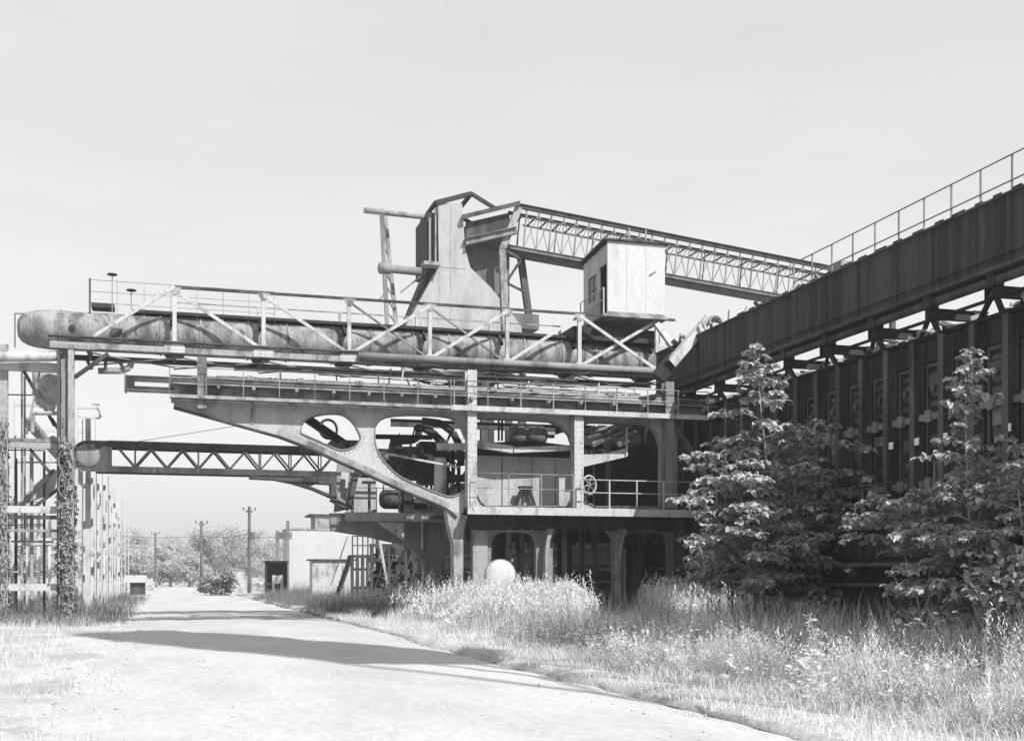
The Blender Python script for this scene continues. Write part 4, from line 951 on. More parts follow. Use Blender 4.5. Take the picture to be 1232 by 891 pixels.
mk('cabinet_body', MB().box(b.x - .65, b.x + .65, b.y, b.y + .8, -.1, 2.35), M_white, t); mk('cabinet_top', MB().box(b.x - .72, b.x + .72, b.y - .07, b.y + .87, 2.353, 2.43), M_pale, t)
b = far(163, 112)
t = thing('pump_hut', 'low pale roofed hut with dark underside left of the far road', 'hut', b)
mk('hut_body', MB().box(b.x - .5, b.x + .85, b.y, b.y + 2.5, -.1, 1.2), M_rust, t); mk('hut_roof', MB().box(b.x - 1.0, b.x + 1.0, b.y - .4, b.y + 2.8, 1.203, 1.9), M_white, t)
mk('hut_post', MB().box(b.x - .9, b.x - .8, b.y - .2, b.y - .1, -.1, 1.2), M_rust, t)
# pale building
d = 138; b = far(346, d)
bl = thing('pale_building', 'large pale plain walled building with a small rooftop penthouse at right', 'building', b)
bw = 16
hb = hz(d, 637)
mk('wall', MB().box(b.x, b.x + bw, b.y, b.y + 6, -.1, hb), M_bld, bl)
rf = mk('roof', MB().box(b.x - .1, b.x + bw + .1, b.y - .1, b.y + 6.1, hb + .003, hb + .2), M_pale, bl)
xp = far(381, d).x
mk('penthouse', MB().box(xp, xp + 3, b.y + .4, b.y + 5, hb + .2, hb + 1.7), M_pale, rf)
mk('penthouse_roof', MB().box(xp - .7, xp + 3.2, b.y + .1, b.y + 5.2, hb + 1.703, hb + 1.9), M_rust, rf)
d = 76; b = far(376, d)
sh = thing('white_shed', 'small white gabled shed in front of the large pale building', 'shed', b)
s0 = b.x; s1 = far(428, d).x; hs = hz(d, 674)
mk('shed_wall', MB().box(s0, s1, b.y, b.y + 1.6, -.1, hs), M_white, sh)
mk('shed_roof', MB().box(s0 - .2, s1 + .2, b.y - .15, b.y + 1.8, hs + .003, hs + .1), M_rust, sh)
mk('shed_door', MB().box(s0 + 1.9, s0 + 2.0, b.y - .03, b.y - .003, -.1, hs - .3), M_grey, sh)
# external stair and scaffold
d = 70; b0_ = far(404, d); b1_ = far(424, d); b2_ = far(450, d)
st = thing('iron_stair', 'dark iron stair rising right to a railed platform beside the white shed', 'stair', b0_)
zst = hz(d, 668)
for y in (0, 1.0): mk('stringer', MB().bar(b0_ + Vector((0, y, .2)), b1_ + Vector((0, y, zst)), .12, .3, (0, 1, 0)), M_rust, st)
mk('stair_rail', MB().bar(b0_ + Vector((-.3, 0, 1.2)), b1_ + Vector((-.3, 0, zst + 1.1)), .07), M_grey, st)
for k in range(8): p = b0_.lerp(b1_, (k + .5) / 8); mk('tread', MB().box(p.x - .15, p.x + .15, p.y, p.y + 1, .2 + (zst - .2) * (k + .5) / 8, .25 + (zst - .2) * (k + .5) / 8), M_rust, st)
mk('landing', MB().box(b1_.x, b2_.x, b1_.y, b1_.y + 2, zst - .1, zst + .05), M_rust, st)
for q in range(5): x = b1_.x + (b2_.x - b1_.x) * q / 4; mk('landing_post', MB().box(x - .09, x + .09, b1_.y, b1_.y + .15, -.1, zst - .1), M_rust, st)
railing(st, [(b1_.x, b1_.y, zst + .05), (b2_.x, b1_.y, zst + .05)], 1.1, 4, (1, .5), .035, M_rust)
for z in (1.0, 2.1): mk('landing_brace', MB().box(b1_.x, b2_.x, b1_.y + .16, b1_.y + .28, z, z + .14), M_rust, st)
d = 66; b = far(447, d)
lf = thing('lattice_frame', 'dark cluttered lattice frame under the rear arch of the machine', 'frame', b)
xw = far(512, d).x; zl = hz(d, 646)
for q in range(7):
    x = b.x + (xw - b.x) * q / 6
    mk('frame_post', MB().box(x - .07, x + .07, b.y - .1 + (q % 2), b.y + .15 + (q % 2), -.1, zl + rnd.uniform(-.6, .3)), M_rust, lf)
for z in (.9, 1.7, 2.6, 3.4): mk('frame_rail', MB().box(b.x, xw, b.y + .5, b.y + .66, z, z + .18), M_rust, lf)
mk('back_sheet', MB().box(b.x + .5, xw, b.y + 1.4, b.y + 1.5, .1, 3.6), M_rust, lf)
for q in range(6):
    x = b.x + (xw - b.x) * q / 6; mk('frame_diagonal', MB().bar((x, b.y + .3, .3), (x + .9, b.y + .3, 3.2), .06, .06, (0, 1, 0)), M_rust, lf)
mk('pale_prop', MB().bar(P(456, 646, 60), P(466, 702, 60), .12), M_white, lf)
for q in range(22):
    x = rnd.uniform(b.x + .2, xw - .5); z = rnd.uniform(.4, 2.8); mk('stored_casting', MB().lathe((x, b.y + .9, z), (0, 1, 0), [(0, .05), (0, .3), (.3, .3), (.32, .12), (.4, .12)], 10), rnd.choice((M_rust, M_grey, M_tower)), lf)

# added unseen tank on legs, shaped and placed to throw the road shadow
wx, wy = 17.6, -4.2
wt = thing('road_shadow_caster', 'added unseen steel tank on thin legs that casts the shadow over the road', 'shadow caster', (wx, wy, 0))
mk('tank', MB().lathe((wx, wy, 0), (0, 0, 1), [(29.6, .6), (30.6, 1.5), (31.6, 2.0), (40, 2.0), (45.5, 1.7), (46.5, .9), (46.8, .1)], 32), M_mid, wt, smooth=True)
for sx in (-1, 1):
    for sy in (-1, 1): mk('tower_leg', MB().bar((wx + sx * 2.6, wy + sy * 2.6, -.2), (wx + sx * 1.5, wy + sy * 1.4, 31.7), .16, .16), M_mid, wt)
for z in (8, 16, 24):
    w_ = 2.6 - 1.1 * z / 30.6
    for a, b in (((-1, -1), (1, -1)), ((1, -1), (1, 1)), ((1, 1), (-1, 1)), ((-1, 1), (-1, -1))): mk('girt', MB().bar((wx + a[0] * w_, wy + a[1] * w_, z), (wx + b[0] * w_, wy + b[1] * w_, z), .12, .12), M_mid, wt)
mk('riser_pipe', MB().tube((wx, wy, 0), (wx, wy, 29.7), .16), M_mid, wt, smooth=True)

# ================================================================== VEGETATION
def tree(name, label, base, H, profile, nb, ls, stems, seed, lm=M_leaf, cat='tree', group=None, low=.14, perm=11):
    """stems with arching limbs; each limb ends in layered sprays of drooping leaves"""
    rr = random.Random(seed); r = np.random.default_rng(seed); base = Vector(base)
    t = thing(name, label, cat, base, group); mb = MB(); LC, LD, LS = [], [], []
    ph = [p[0] for p in profile]; prd = [p[1] for p in profile]
    def spray(c, d, size, m):
        a0 = rr.uniform(0, 6.28)
        for j in range(m):
            an = a0 + j * 6.28 / m + rr.uniform(-.35, .35); v = Vector((math.cos(an), math.sin(an), 0)) + d * .55
            LC.append(c + Vector((rr.gauss(0, .03), rr.gauss(0, .03), rr.gauss(0, .02)))); LD.append(v); LS.append(size * rr.uniform(.45, 1.35))
    for s, (dx, dy, hs) in enumerate(stems):
        pts = []; N = 12
        for k in range(N + 1):
            f = k / N; g = f ** 1.3; pts.append(base + Vector((dx * g + .05 * math.sin(f * 7 + s), dy * g + .05 * math.cos(f * 6 + s), hs * H * f)))
        for k in range(N):
            r0 = max(.010, .062 * (1 - k / N) * (hs ** .5) * (H / 8)) + .008; mb.tube(pts[k], pts[k + 1], r0, max(.01, r0 - .005), 8)
        nbs = int(nb * hs)
        for i in range(nbs):
            f = low + (1 - low) * (i + rr.random()) / nbs
            z = f * hs; rad = np.interp(z, ph, prd) * rr.uniform(.35, 1.3)
            an = i * 2.4 + rr.uniform(-.7, .7)
            k = min(N - 1, int(f * N)); p = pts[k].lerp(pts[k + 1], f * N - k)
            d = Vector((math.cos(an), math.sin(an), 0)); up = rr.uniform(.2, .8)
            q = [p]; M = 5
            for e in range(1, M + 1):
                g = e / M; q.append(p + d * rad * g + Vector((rr.gauss(0, .02), rr.gauss(0, .02), rad * (up * g - (.55 * up + .18) * g * g))))
            for e in range(M): mb.tube(q[e], q[e + 1], .018 * (1 - e / M) * (1.2 - f) + .006, .018 * (1 - (e + 1) / M) * (1.2 - f) + .005, 5)
            ns = max(2, int(rad * perm / 2.2))
            for e in range(ns):
                g = (.25 + .75 * (e + rr.random() * .8) / ns); g = min(g, .999); h = int(g * M); c = q[h].lerp(q[h + 1], g * M - h)
                side = Vector((-d.y, d.x, 0)) * rr.uniform(-.32, .32) * (.4 + rad * .4)
                c2 = c + side + Vector((0, 0, rr.uniform(-.02, .10)))
                mb.tube(c, c2, .006, .004, 4); spray(c2, d, ls, rr.randint(5, 8))
        for w_ in range(6): spray(pts[-1] + Vector((0, 0, -.17 * w_)), Vector((0, 0, .1)), ls * (.55 + .1 * w_), 6)
    mk('trunk', mb, M_bark, t)
    C = np.array([tuple(c) for c in LC]); V, F = leaves(C, np.array(LS), np.array([tuple(c) for c in LD]), .38, .8, r, .22, .2)
    V[:, 2] = np.maximum(V[:, 2], .02)
    raw('crown', V, F, lm, parent=t)
    return t
b = Q(938, 765, 17.7)
tree('young_tree', 'tall broadleaf young tree with pale forked stems before the gantry, left of the oven doors', (b.x, b.y, 0), 8.6,
     [(0, 1.5), (.12, 2.1), (.3, 2.2), (.45, 2.0), (.58, 1.8), (.68, 1.5), (.76, 1.15), (.86, .85), (1, .5)], 50, .225, [(-.75, .1, 1.0), (.75, -.3, .74), (-1.7, .3, .62), (.3, -.6, .42), (-2.3, .1, .44)], 5, perm=16)
b = Q(1166, 790, 17.3)
tree('young_tree', 'tall narrow topped young tree at the right edge before the oven doors', (b.x, b.y, 0), 6.85,
     [(0, 1.2), (.2, 1.6), (.4, 1.5), (.52, 1.25), (.62, .85), (.75, .65), (.88, .6), (1, .35)], 56, .18, [(.0, .1, 1.0), (.8, .5, .60), (.4, -.7, .52)], 9, perm=16)
b = Q(1112, 780, 17.7)
tree('young_tree', 'low arching young tree with a flat wide top between the two taller trees', (b.x, b.y, 0), 3.55,
     [(0, .3), (.55, .6), (.7, 1.3), (.85, 1.3), (1, .9)], 28, .16, [(-.9, .1, 1.0), (.3, -.2, 1.05)], 14, low=.62, perm=15)
b = Q(1240, 800, 17.5)
tree('young_tree', 'bushy young tree cut by the right edge of the picture below the gantry', (b.x, b.y, 0), 4.6,
     [(0, .8), (.3, 1.4), (.6, 1.4), (.85, 1.0), (1, .5)], 36, .155, [(-.3, .1, 1.0), (.4, .3, .9)], 31, perm=16)
def shrub(label, base, rx, rz, n, ls, seed, lm=M_leaf2, name='shrub', cat='shrub', group='shrubs along the foot of the ovens'):
    r = np.random.default_rng(seed); base = Vector(base); t = thing(name, label, cat, base, group)
    nc = max(5, int(rx * 9)); mb = MB(); C = []; D = []
    for k in range(nc):
        an = r.uniform(0, 6.28); rad = rx * math.sqrt(r.random()) * .85; zz = rz * r.uniform(.35, .95) * (1 - .4 * (rad / rx) ** 2)
        tip = base + Vector((math.cos(an) * rad, math.sin(an) * rad, zz)); mb.tube(base + Vector((math.cos(an) * .15, math.sin(an) * .15, 0)), tip, .02, .006, 5)
        m = n // nc; g = r.random(m) ** .6
        c = np.array(base)[None] + (np.array(tip - base))[None] * (.25 + .8 * g)[:, None] + r.normal(scale=(.14 + .12 * rx) * .8, size=(m, 3)) * np.array([1, 1, .8]); C.append(c)
        D.append((c - np.array(base)) / (np.linalg.norm(c - np.array(base), axis=1, keepdims=True) + .1))
    mk('stem', mb, M_bark, t); C = np.vstack(C); C[:, 2] = np.maximum(C[:, 2], .03)
    V, F = leaves(C, ls * r.uniform(.6, 1.3, len(C)), np.vstack(D), .5, .8, r); raw('foliage', V, F, lm, parent=t)
    return t
for k, (px, X, rx, rz, n, ls, lab) in enumerate((
        (1222, 16.8, 1.0, 2.7, 1100, .18, 'dense dark shrub at the right edge below the narrow topped tree'),
        (1165, 16.4, 1.0, 1.3, 800, .15, 'low spreading shrub around the foot of the narrow topped tree'),
        (852, 17.7, 1.3, 2.5, 1000, .2, 'wide leafy shrub left of the tall young tree by the machine'),
        (905, 17.0, 1.2, 1.5, 1000, .17, 'low bushy shrub at the foot of the tall young tree'),
        (843, 18.6, .6, 5.6, 500, .2, 'tall narrow leafy shrub climbing beside the right end of the machine'),
        (985, 17.3, .9, .8, 500, .15, 'knee high shrub in the shade below the bench plates'))):
    b = Q(px, 760, X); shrub(lab, (b.x, b.y, 0), rx, rz, n, ls, 40 + k)
for k, (px, Y, rz, lab) in enumerate(((606, 58, 2.6, 'shaded thicket seen through the first portal opening behind the white tank end'), (652, 55, 2.4, 'shaded thicket seen between the two middle portal legs'), (690, 56, 3.0, 'shaded thicket seen through the second portal opening'), (728, 54, 2.2, 'shaded thicket seen left of the third portal leg'), (470, 57, 1.6, 'bush growing under the rear arch of the machine'))):
    p = P(px, 720, Y); shrub(lab, (min(p.x, 18.4), Y, 0), 1.4, rz, 1100, .18, 80 + k, M_thick, 'thicket_shrub', 'shrub', 'thicket behind the machine')
b = far(262, 108); shrub('round dark roadside bush before the tallest far utility pole', (b.x, b.y, 0), 1.9, 2.4, 1500, .28, 61, M_leaf2, 'roadside_bush', 'bush', None)
# vines on the pier and rack column
def vine(label, x, y, z0, z1, w, n, seed, ls=.14):
    r = np.random.default_rng(seed); t = thing('climbing_vine', label, 'vine', (x, y, z0), 'vines climbing the steel columns')
    z = z0 + (z1 - z0) * r.random(n) ** 1.1; wob = 1 - .35 * (z - z0) / (z1 - z0)
    a = r.uniform(0, 6.28, n); rad = w * wob * (.75 + .25 * np.sin(z * 3.1 + a * 2))
    C = np.stack([x + np.cos(a) * rad * r.uniform(.5, 1.1, n), y + np.sin(a) * .45 * r.uniform(.6, 1.1, n), z], 1)
    D = np.stack([np.cos(a), np.sin(a), -.6 + 0 * a], 1)
    mb = MB(); 
    for k in range(4): mb.path([(x + w * .6 * math.sin(q * .9 + k * 1.7), y - .3, z0 + (z1 - z0) * q / 14) for q in range(15)], .02, 5)
    mk('vine_stem', mb, M_bark, t); V, F = leaves(C, ls * r.uniform(.6, 1.3, n), D, .6, .9, r); raw('foliage', V, F, M_vine, parent=t)
vine('dense dark vine covering the lower half of the bridge pier', (X_(71, YB) + X_(86, YB)) / 2 + .05, YB, 0, 6.9, .44, 2300, 71, .12)
vine('thin dark vine covering the rack column at the left edge', xk0, YK, 0, 7.6, .26, 800, 72, .11)

# --- tall grasses and weeds (beyond counting)
def scatter(n, xr, yr, keep, r):
    x = r.uniform(*xr, n); y = r.uniform(*yr, n); m = keep(x, y); return x[m], y[m]
def patch(x, y, s, seed):
    a = np.random.default_rng(seed).uniform(0, 6.28, 6)
    return (np.sin(x * s + a[0]) * np.sin(y * s * 1.3 + a[1]) + .6 * np.sin(x * s * 2.3 + y * s * 1.7 + a[2]) + .4 * np.sin(y * s * 3.1 - x * s * 2.9 + a[3])) / 2 + .5
def edge(y):  # near edge of the tall weeds
    return 7.05 + .35 * np.sin(y * .55) + .2 * np.sin(y * 1.7 + 1)
r = np.random.default_rng(21)
# plumed tall grass band before the machine
x, y = scatter(60000, (6.3, 16.8), (30, 46), lambda x, y: (x > edge(y) - .1) & (r.random(len(x)) < np.clip((.60 - x / y) / .17, 0, 1)), r)
dens = patch(x, y, 1.5, 5); ke = r.random(len(x)) < np.clip(.3 + dens * .8, .25, 1) * np.where(y > 41, .5, 1); x, y = x[ke], y[ke]
B = np.stack([x, y, 0 * x], 1); rise = np.clip((x - edge(y)) / 2.2, .25, 1)
h = (.45 + .85 * r.random(len(x)) ** 1.5) * rise * np.where(y < 34, .85, 1) * (.8 + .34 * patch(x, y, 2.1, 6)) * np.where((np.abs(x - c.x + (c.y - y) * .28) < 1.2) & (y < c.y + .3), .5, 1)
V, F = blades(B, h, r.uniform(.010, .022, len(x)), r.uniform(.05, .35, len(x)), r)
# plumes
ip = np.where((h > .8) & (r.random(len(h)) < .5))[0]
pc = []
for q in range(9):
    f = .72 + .045 * q
    pc.append(B[ip] + np.stack([r.normal(scale=.03, size=len(ip)), r.normal(scale=.03, size=len(ip)), h[ip] * (f + .12)], 1))
pv = blades(np.vstack(pc), r.uniform(.08, .16, len(ip) * 9), r.uniform(.024, .048, len(ip) * 9), r.uniform(.2, .8, len(ip) * 9), r, 1)
x, y = scatter(2600, (7.2, 16), (31.5, 41.2), lambda x, y: (x > edge(y) + .8) & (r.random(len(x)) < np.clip((.56 - x / y) / .15, 0, 1)) & ((np.abs(x - c.x + (c.y - y) * .28) > 1.4) | (y > c.y + .4)), r)
ke = r.random(len(x)) < np.clip(patch(x, y, 1.8, 41) * 1.3 - .3, .03, 1); x, y = x[ke], y[ke]; nr_ = len(x); hr_ = r.uniform(.9, 1.5, nr_) * np.clip((x - edge(y)) / 2.4, .5, 1)
dx_, dy_ = r.normal(scale=.10, size=(2, nr_)); RC = []
for q in range(20):
    f = .80 + .22 * q / 20; RC.append(np.stack([x + dx_ * f * f + r.normal(scale=.03, size=nr_), y + dy_ * f * f + r.normal(scale=.03, size=nr_), hr_ * f], 1))
pv = cat2(pv, blades(np.vstack(RC), r.uniform(.07, .15, nr_ * 20), r.uniform(.03, .06, nr_ * 20), r.uniform(.1, .5, nr_ * 20), r, 1))
pv = cat2(pv, blades(np.stack([x + dx_ * .5, y + dy_ * .5, 0 * x], 1), hr_, np.full(nr_, .014), np.full(nr_, .04), r, 1))
o = raw('tall_grass', *cat2((V, F), pv), M_plume); tag(o, 'tall pale plumed grass massed in front of the machine', None, None, 'stuff')
# darker grass of the bank (toward the ovens and beyond the machine)
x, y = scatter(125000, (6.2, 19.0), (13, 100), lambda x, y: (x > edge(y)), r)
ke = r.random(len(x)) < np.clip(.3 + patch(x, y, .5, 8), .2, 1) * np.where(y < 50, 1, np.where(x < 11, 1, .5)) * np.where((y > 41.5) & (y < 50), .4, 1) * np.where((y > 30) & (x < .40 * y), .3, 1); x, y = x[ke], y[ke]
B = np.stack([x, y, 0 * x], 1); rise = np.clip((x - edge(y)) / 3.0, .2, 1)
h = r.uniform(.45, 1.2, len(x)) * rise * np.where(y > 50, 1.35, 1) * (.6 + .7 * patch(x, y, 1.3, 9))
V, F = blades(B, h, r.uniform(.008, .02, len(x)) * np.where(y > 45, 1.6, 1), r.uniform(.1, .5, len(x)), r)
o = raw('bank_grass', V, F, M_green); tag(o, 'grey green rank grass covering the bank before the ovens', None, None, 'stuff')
# flowering weeds toward the right foreground
x, y = scatter(17000, (6.6, 12), (10, 31), lambda x, y: (x > edge(y) + .1) & (x < 8.35 + (31 - y) * .075 + .5 * np.sin(y * 1.1)), r)
ke = r.random(len(x)) < np.clip(patch(x, y, 1.3, 3) * 1.1 - .1, .05, 1) * np.clip((27 - y) / 8, .12, 1); x, y = x[ke], y[ke]
ns = len(x); hs = r.uniform(.25, .78, ns) * np.clip((x - edge(y)) / 1.8, .22, 1) * (.45 + .85 * patch(x, y, 1.6, 4)) * np.clip((30 - y) / 13, .45, 1)
ax, ay = r.normal(scale=.09, size=(2, ns)); C = []; S = []; D = []
for q in range(34):
    f = (q + r.random(ns)) / 34; a = q * 2.4 + r.uniform(0, 1, ns); rad = .012 + .035 * (1 - f) * r.random(ns)
    C.append(np.stack([x + ax * f * f + np.cos(a) * rad, y + ay * f * f + np.sin(a) * rad, hs * (.12 + .9 * f)], 1)); S.append((.035 + .06 * (1 - .75 * f)) * r.uniform(.6, 1.3, ns)); D.append(np.stack([np.cos(a), np.sin(a), .5 + .9 * f], 1))
lv = leaves(np.vstack(C), np.hstack(S), np.vstack(D), -.1, .26, r)
st_ = blades(np.stack([x, y, 0 * x], 1), hs * 1.0, np.full(ns, .008), np.full(ns, .05), r)
o = raw('flowering_weeds', *cat2(st_, lv), M_weed); tag(o, 'pale leafy flowering weeds along the right verge', None, None, 'stuff')
# pale feathery grass mixed through the weeds of the right verge
x, y = scatter(90000, (6.6, 12.5), (10, 33), lambda x, y: (x > edge(y) - .1) & (x < 8.4 + (31 - y) * .09 + .4 * np.sin(y * 1.4)), r)
ke = r.random(len(x)) < np.clip(.1 + patch(x, y, 1.7, 91), .08, 1) * np.clip((27 - y) / 8, .12, 1); x, y = x[ke], y[ke]; n = len(x)
h = (.2 + .62 * r.random(n) ** 1.3) * np.clip((x - edge(y)) / 1.5, .3, 1) * (.6 + .6 * patch(x, y, 2.3, 92)) * np.clip((30 - y) / 13, .45, 1)
gb = blades(np.stack([x, y, 0 * x], 1), h, r.uniform(.006, .014, n), r.uniform(.1, .6, n), r)
ip = np.where((h > .42) & (r.random(n) < .4))[0]; pc = []
for q in range(7): pc.append(np.stack([x[ip] + r.normal(scale=.02, size=len(ip)), y[ip] + r.normal(scale=.02, size=len(ip)), h[ip] * (.74 + .05 * q)], 1))
gb = cat2(gb, blades(np.vstack(pc), r.uniform(.05, .10, len(ip) * 7), r.uniform(.012, .024, len(ip) * 7), r.uniform(.2, .7, len(ip) * 7), r, 1))
o = raw('feathery_grass', *gb, M_plume); tag(o, 'pale feathery grass mixed with the weeds of the right verge', None, None, 'stuff')
# broad leaved plants at the lower right
x, y = scatter(420, (7.6, 13.5), (11.5, 21), lambda x, y: (x > edge(y) + .5) & (x < 8.6 + (31 - y) * .09), r)
ke = r.random(len(x)) < np.clip(patch(x, y, 1.4, 77) * 1.5 - .4, .05, 1); x, y = x[ke], y[ke]; ns = len(x); C = []; S = []; D = []
for q in range(30):
    f = q / 30; a = q * 2.4 + r.uniform(0, .6, ns); rad = .05 + .16 * (1 - f) * r.random(ns); C.append(np.stack([x + np.cos(a) * rad, y + np.sin(a) * rad, .08 + .75 * f * r.uniform(.7, 1.1, ns)], 1)); S.append((.15 - .08 * f) * r.uniform(.6, 1.2, ns)); D.append(np.stack([np.cos(a), np.sin(a), .5 + 0 * a], 1))
lv = leaves(np.vstack(C), np.hstack(S), np.vstack(D), .1, .5, r)
o = raw('broad_leaved_weeds', *lv, M_weed); tag(o, 'pale broad leaved weeds among the grasses at lower right', None, None, 'stuff')
# dark fine undergrowth in the bank
x, y = scatter(2600, (7.6, 17), (20, 34), lambda x, y: (x > edge(y) + .8), r)
ke = r.random(len(x)) < np.clip(patch(x, y, .9, 13) * 1.4 - .5, 0, 1); x, y = x[ke], y[ke]; ns = len(x); C = []; S = []; D = []
for q in range(26):
    a = r.uniform(0, 6.28, ns); rad = .16 * r.random(ns); C.append(np.stack([x + np.cos(a) * rad, y + np.sin(a) * rad, r.uniform(.05, .62, ns)], 1)); S.append(r.uniform(.04, .09, ns)); D.append(np.stack([np.cos(a), np.sin(a), 0 * a], 1))
lv = leaves(np.vstack(C), np.hstack(S), np.vstack(D), .1, .4, r)
o = raw('undergrowth', *lv, M_leaf2); tag(o, 'dark leafy undergrowth scattered through the bank grass', None, None, 'stuff')
# verge strip and left side short dry grass
x1_, y1_ = scatter(90000, (5.55, 12), (8, 62), lambda x, y: (x > 6.05 + .2 + .1 * np.sin(y * 1.3) - .12 + .08 * np.sin(y * 3.7)) & (x < np.where(y < 26, 6.9 + (26 - y) * .3, edge(y) + .4)), r)
x2_, y2_ = scatter(70000, (-14, -.4), (9, 75), lambda x, y: (x < -.95 + .25 * np.sin(y * .7) + .15 * np.sin(y * 2.1)), r)
ke = r.random(len(x2_)) < np.clip(.15 + patch(x2_, y2_, .6, 17), .1, 1); x2_, y2_ = x2_[ke], y2_[ke]
x3_, y3_ = scatter(5000, (-1.0, 5.8), (9, 60), lambda x, y: (np.abs(x - 2.25) < .35) | (x < -.5), r); k3 = r.random(len(x3_)) < np.clip(patch(x3_, y3_, 1.1, 23) - .45, 0, 1); x3_, y3_ = x3_[k3], y3_[k3]
x = np.hstack([x1_, x2_, x3_]); y = np.hstack([y1_, y2_, y3_]); n = len(x)
h = np.where((x < -2.5) | (x > 7.2), r.uniform(.08, .36, n), r.uniform(.03, .14, n)) * np.where(y > 42, 1.5, 1)
V, F = blades(np.stack([x, y, .0 * x + .01 + np.where((x > -.9) & (x < 5.6), .05, 0) + np.where(x > 6.1, np.clip(.15 - (x - 6.7) * .06, 0, .13), 0)], 1), h, r.uniform(.006, .013, n), r.uniform(.2, .9, n), r, 2)
o = raw('dry_grass', V, F, M_dry); tag(o, 'short bleached dry grass along the road edges', None, None, 'stuff')
x, y = scatter(16000, (5.9, 9.8), (49, 92), lambda x, y: (x > edge(y) - .7 + .25 * np.sin(y * 1.9)), r)
ke = r.random(len(x)) < np.clip(patch(x, y, 1.1, 51) + .2, .1, 1); x, y = x[ke], y[ke]; n = len(x)
V, F = blades(np.stack([x, y, 0 * x], 1), r.uniform(.35, 1.05, n) * np.clip((x - 5.6) / 1.4, .3, 1), r.uniform(.015, .03, n), r.uniform(.1, .5, n), r)
o = raw('roadside_grass', V, F, M_tuft2); tag(o, 'darker rank grass on the far right roadside before the white shed', None, None, 'stuff')
n = 2200; x = r.uniform(-1.5, 6.8, n); y = 8 + 50 * r.random(n) ** 1.6; q_ = r.uniform(.006, .022, n) * np.where((x < -.6) | (x > 5.4), 1.5, 1)
oc = np.array([(1, 0, 0), (-1, 0, 0), (0, 1, 0), (0, -1, 0), (0, 0, 1), (0, 0, -1)], float)
V = (np.stack([x, y, np.where((x > -.9) & (x < 5.6), .055, .02)], 1)[:, None] + oc[None] * q_[:, None, None] * r.uniform(.5, 1.3, (n, 6, 1))).reshape(-1, 3)
F = (np.arange(n)[:, None, None] * 6 + np.array([(0, 2, 4), (2, 1, 4), (1, 3, 4), (3, 0, 4), (2, 0, 5), (1, 2, 5), (3, 1, 5), (0, 3, 5)])[None]).reshape(-1, 3)
o = raw('road_stones', V, F, M_road); tag(o, 'loose stones scattered over the bleached gravel road', None, None, 'stuff')
# darker taller tuft grass around the pier foot and left bents
x, y = scatter(22000, (-9, -1.3), (43, 100), lambda x, y: (x < -1.6 + .3 * np.sin(y)), r)
ke = r.random(len(x)) < np.where(y < 56, .9, .4) * np.clip(patch(x, y, .9, 31) + .2, 0, 1); x, y = x[ke], y[ke]; n = len(x)
V, F = blades(np.stack([x, y, 0 * x], 1), r.uniform(.3, 1.0, n) * np.where(x > -2.2, .7, 1), r.uniform(.012, .025, n), r.uniform(.1, .5, n), r)
o = raw('rank_grass', V, F, M_tuft); tag(o, 'rank darker grass round the vine covered pier foot', None, None, 'stuff')
# tall single weed stalks
for k, (px, py, X, h, lab) in enumerate(((985, 800, 10.2, 1.1, 'bent over pale weed stalk standing above the right verge weeds'), (1180, 800, 12.2, 1.2, 'leaning dry weed stalk at the far right before the shaded bank'), (716, 740, 12.5, 1.9, 'tall seeding stalk rising before the dark portal of the machine'))):
    b = Q(px, py, X); t = thing('weed_stalk', lab, 'weed', (b.x, b.y, 0), 'single weed stalks')
    pts = [Vector((b.x + .18 * (q / 6) ** 2 * (1 if k % 2 else -1), b.y, h * q / 6)) for q in range(7)]
    mk('stalk', MB().path(pts, .009, 5), M_dry, t)
    C = np.array([tuple(pts[-1] * f + pts[3] * (1 - f)) for f in np.linspace(0, 1, 40)]) + r.normal(scale=.025, size=(40, 3))
    V, F = leaves(C, .09, None, -.3, .4, r); raw('seed_head', V, F, M_plume, parent=t)

# --- far tree line
spec = [(px, d, h, w) for px, d, h, w in (
    (96, 230, 10.5, 7), (118, 215, 9, 6), (150, 240, 11.5, 8), (172, 228, 9.5, 7), (192, 250, 9.5, 7.5), (214, 240, 10.5, 7.5), (236, 255, 12, 8), (258, 262, 12.5, 8.5),
    (280, 250, 12, 8), (302, 258, 12.5, 8), (322, 246, 11, 7.5), (340, 250, 10, 7), (165, 200, 6, 5), (205, 205, 6.3, 5.5), (228, 198, 5.5, 5), (60, 220, 10, 7), (30, 225, 11, 8), (4, 220, 10, 8), (360, 255, 10, 8))]
ow = ['first', 'second', 'third', 'fourth', 'fifth', 'sixth', 'seventh', 'eighth', 'ninth', 'tenth', 'eleventh', 'twelfth', 'thirteenth', 'fourteenth', 'fifteenth', 'sixteenth', 'seventeenth', 'eighteenth', 'nineteenth']
spec.sort(key=lambda s: s[0])
for k, (px, d, h, w) in enumerate(spec):
    rr = np.random.default_rng(200 + k); b = far(px, d)
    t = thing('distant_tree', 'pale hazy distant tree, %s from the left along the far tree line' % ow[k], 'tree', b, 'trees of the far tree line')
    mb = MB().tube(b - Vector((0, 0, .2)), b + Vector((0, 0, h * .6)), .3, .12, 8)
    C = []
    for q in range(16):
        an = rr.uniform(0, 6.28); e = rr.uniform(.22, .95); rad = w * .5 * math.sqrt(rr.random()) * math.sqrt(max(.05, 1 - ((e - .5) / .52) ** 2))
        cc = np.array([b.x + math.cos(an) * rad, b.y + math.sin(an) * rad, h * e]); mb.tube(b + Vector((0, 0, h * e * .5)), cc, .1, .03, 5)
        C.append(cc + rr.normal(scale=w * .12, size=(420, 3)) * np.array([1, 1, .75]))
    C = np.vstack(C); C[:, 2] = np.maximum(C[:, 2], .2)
    mk('trunk', mb, M_bark, t); V, F = cards(C, rr.uniform(.2, .55, len(C)), rr); raw('crown', V, F, M_far, parent=t)
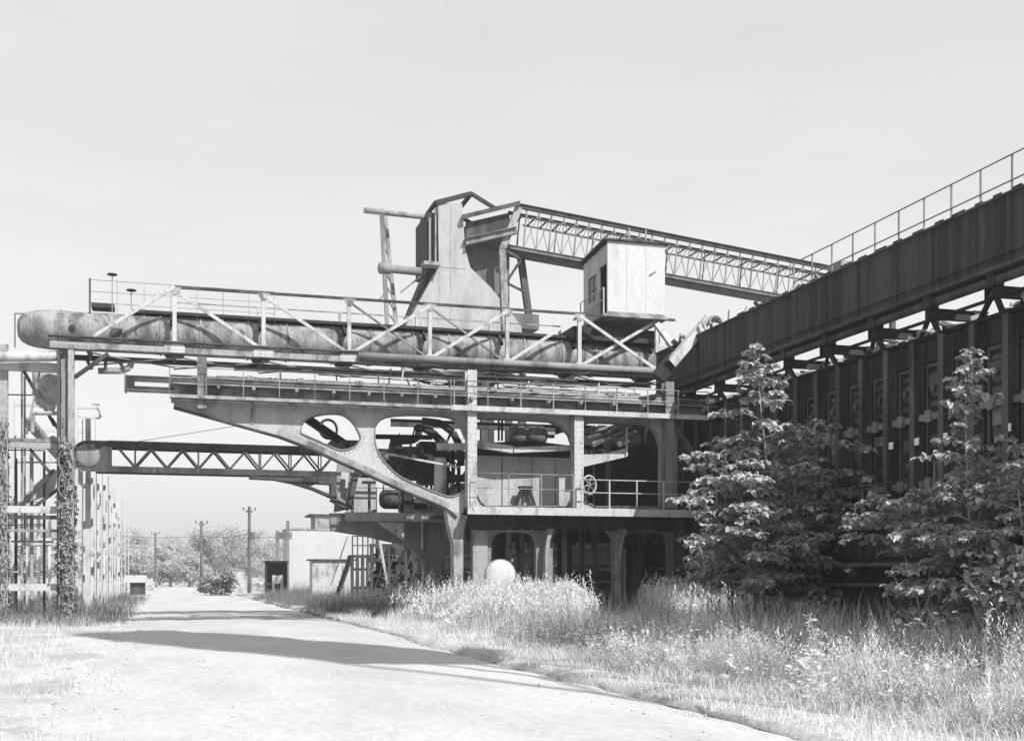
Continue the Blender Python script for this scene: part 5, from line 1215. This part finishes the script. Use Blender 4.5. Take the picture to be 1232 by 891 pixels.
x, y = scatter(15000, (-60, 40), (150, 240), lambda x, y: (np.abs(x + 3.0 * np.maximum(0, (y - 170) / 60) ** 2 - 2.3) > 4), r)
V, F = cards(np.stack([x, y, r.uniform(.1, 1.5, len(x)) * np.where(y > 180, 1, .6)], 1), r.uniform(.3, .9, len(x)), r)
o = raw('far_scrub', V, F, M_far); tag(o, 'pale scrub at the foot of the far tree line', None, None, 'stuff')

# ================================================================== AIR, LIGHT, CAMERA
def haze(density=.00042):
    o = tag(mk('haze', MB().box(-430, 430, -70, 530, -1.4, 48), bpy.data.materials.new('haze')), None, None, None, 'stuff')
    m = o.data.materials[0]; m.use_nodes = True; n = m.node_tree.nodes; n.remove(n['Principled BSDF'])
    v = n.new('ShaderNodeVolumePrincipled'); v.inputs['Color'].default_value = (.95, .95, .95, 1); v.inputs['Density'].default_value = density
    v.inputs['Anisotropy'].default_value = .2
    m.node_tree.links.new(v.outputs[0], n['Material Output'].inputs['Volume'])
haze()
SUN = Vector((.41, -.9, 1)).normalized()
el = math.asin(SUN.z)
w = bpy.data.worlds.new('World'); SC.world = w; w.use_nodes = True
n = w.node_tree.nodes; l = w.node_tree.links
sky = n.new('ShaderNodeTexSky'); sky.sky_type = 'NISHITA'; sky.sun_disc = False
sky.sun_elevation = el; sky.sun_rotation = math.atan2(SUN.x, SUN.y); sky.air_density = 1.0; sky.dust_density = 2.5; sky.ozone_density = 1.0
# a blue sensitive black and white film: it sees the blue channel, and its shoulder flattens the bright sky
sp_ = n.new('ShaderNodeSeparateColor'); l.new(sky.outputs[0], sp_.inputs[0])
pw = n.new('ShaderNodeMath'); pw.operation = 'POWER'; pw.inputs[1].default_value = .35; l.new(sp_.outputs[2], pw.inputs[0])
ml = n.new('ShaderNodeMath'); ml.operation = 'MULTIPLY'; ml.inputs[1].default_value = 2.62; l.new(pw.outputs[0], ml.inputs[0])
tc = n.new('ShaderNodeTexCoord'); mp = n.new('ShaderNodeMapping'); mp.inputs['Scale'].default_value = (1.2, 1.2, 6); l.new(tc.outputs['Generated'], mp.inputs['Vector'])
cn = n.new('ShaderNodeTexNoise'); cn.inputs['Scale'].default_value = 2.2; cn.inputs['Detail'].default_value = 7; cn.inputs['Roughness'].default_value = .6; l.new(mp.outputs[0], cn.inputs['Vector'])
cr = n.new('ShaderNodeMapRange'); cr.inputs['From Min'].default_value = .35; cr.inputs['From Max'].default_value = .7; cr.inputs['To Min'].default_value = .96; cr.inputs['To Max'].default_value = 1.05; l.new(cn.outputs['Fac'], cr.inputs['Value'])
m2_ = n.new('ShaderNodeMath'); m2_.operation = 'MULTIPLY'; l.new(ml.outputs[0], m2_.inputs[0]); l.new(cr.outputs[0], m2_.inputs[1])
l.new(m2_.outputs[0], n['Background'].inputs['Color'])
n['Background'].inputs['Strength'].default_value = .10
sl = bpy.data.lights.new('sun', 'SUN'); sl.energy = 3.6; sl.angle = R(.5); sl.color = (1, 1, 1)
so = link(bpy.data.objects.new('sun', sl)); so.rotation_euler = SUN.to_track_quat('Z', 'Y').to_euler(); so.location = (0, 0, 60)
cam = bpy.data.cameras.new('camera'); co = link(bpy.data.objects.new('camera', cam))
cam.sensor_width = 36; cam.lens = 36 * 1426 / 1232; cam.shift_y = (694 - 445.5) / 1232; cam.clip_end = 3000
co.location = (0, 0, EYE); co.rotation_euler = (R(90), 0, -TH); SC.camera = co
SC.render.engine = 'CYCLES'
vs_ = SC.view_settings; vs_.view_transform = 'Standard'; vs_.look = 'None'; vs_.gamma = 1; vs_.exposure = 0.93
SC.cycles.use_denoising = True; SC.cycles.max_bounces = 6; SC.cycles.volume_bounces = 1
SC.cycles.volume_max_steps = 32
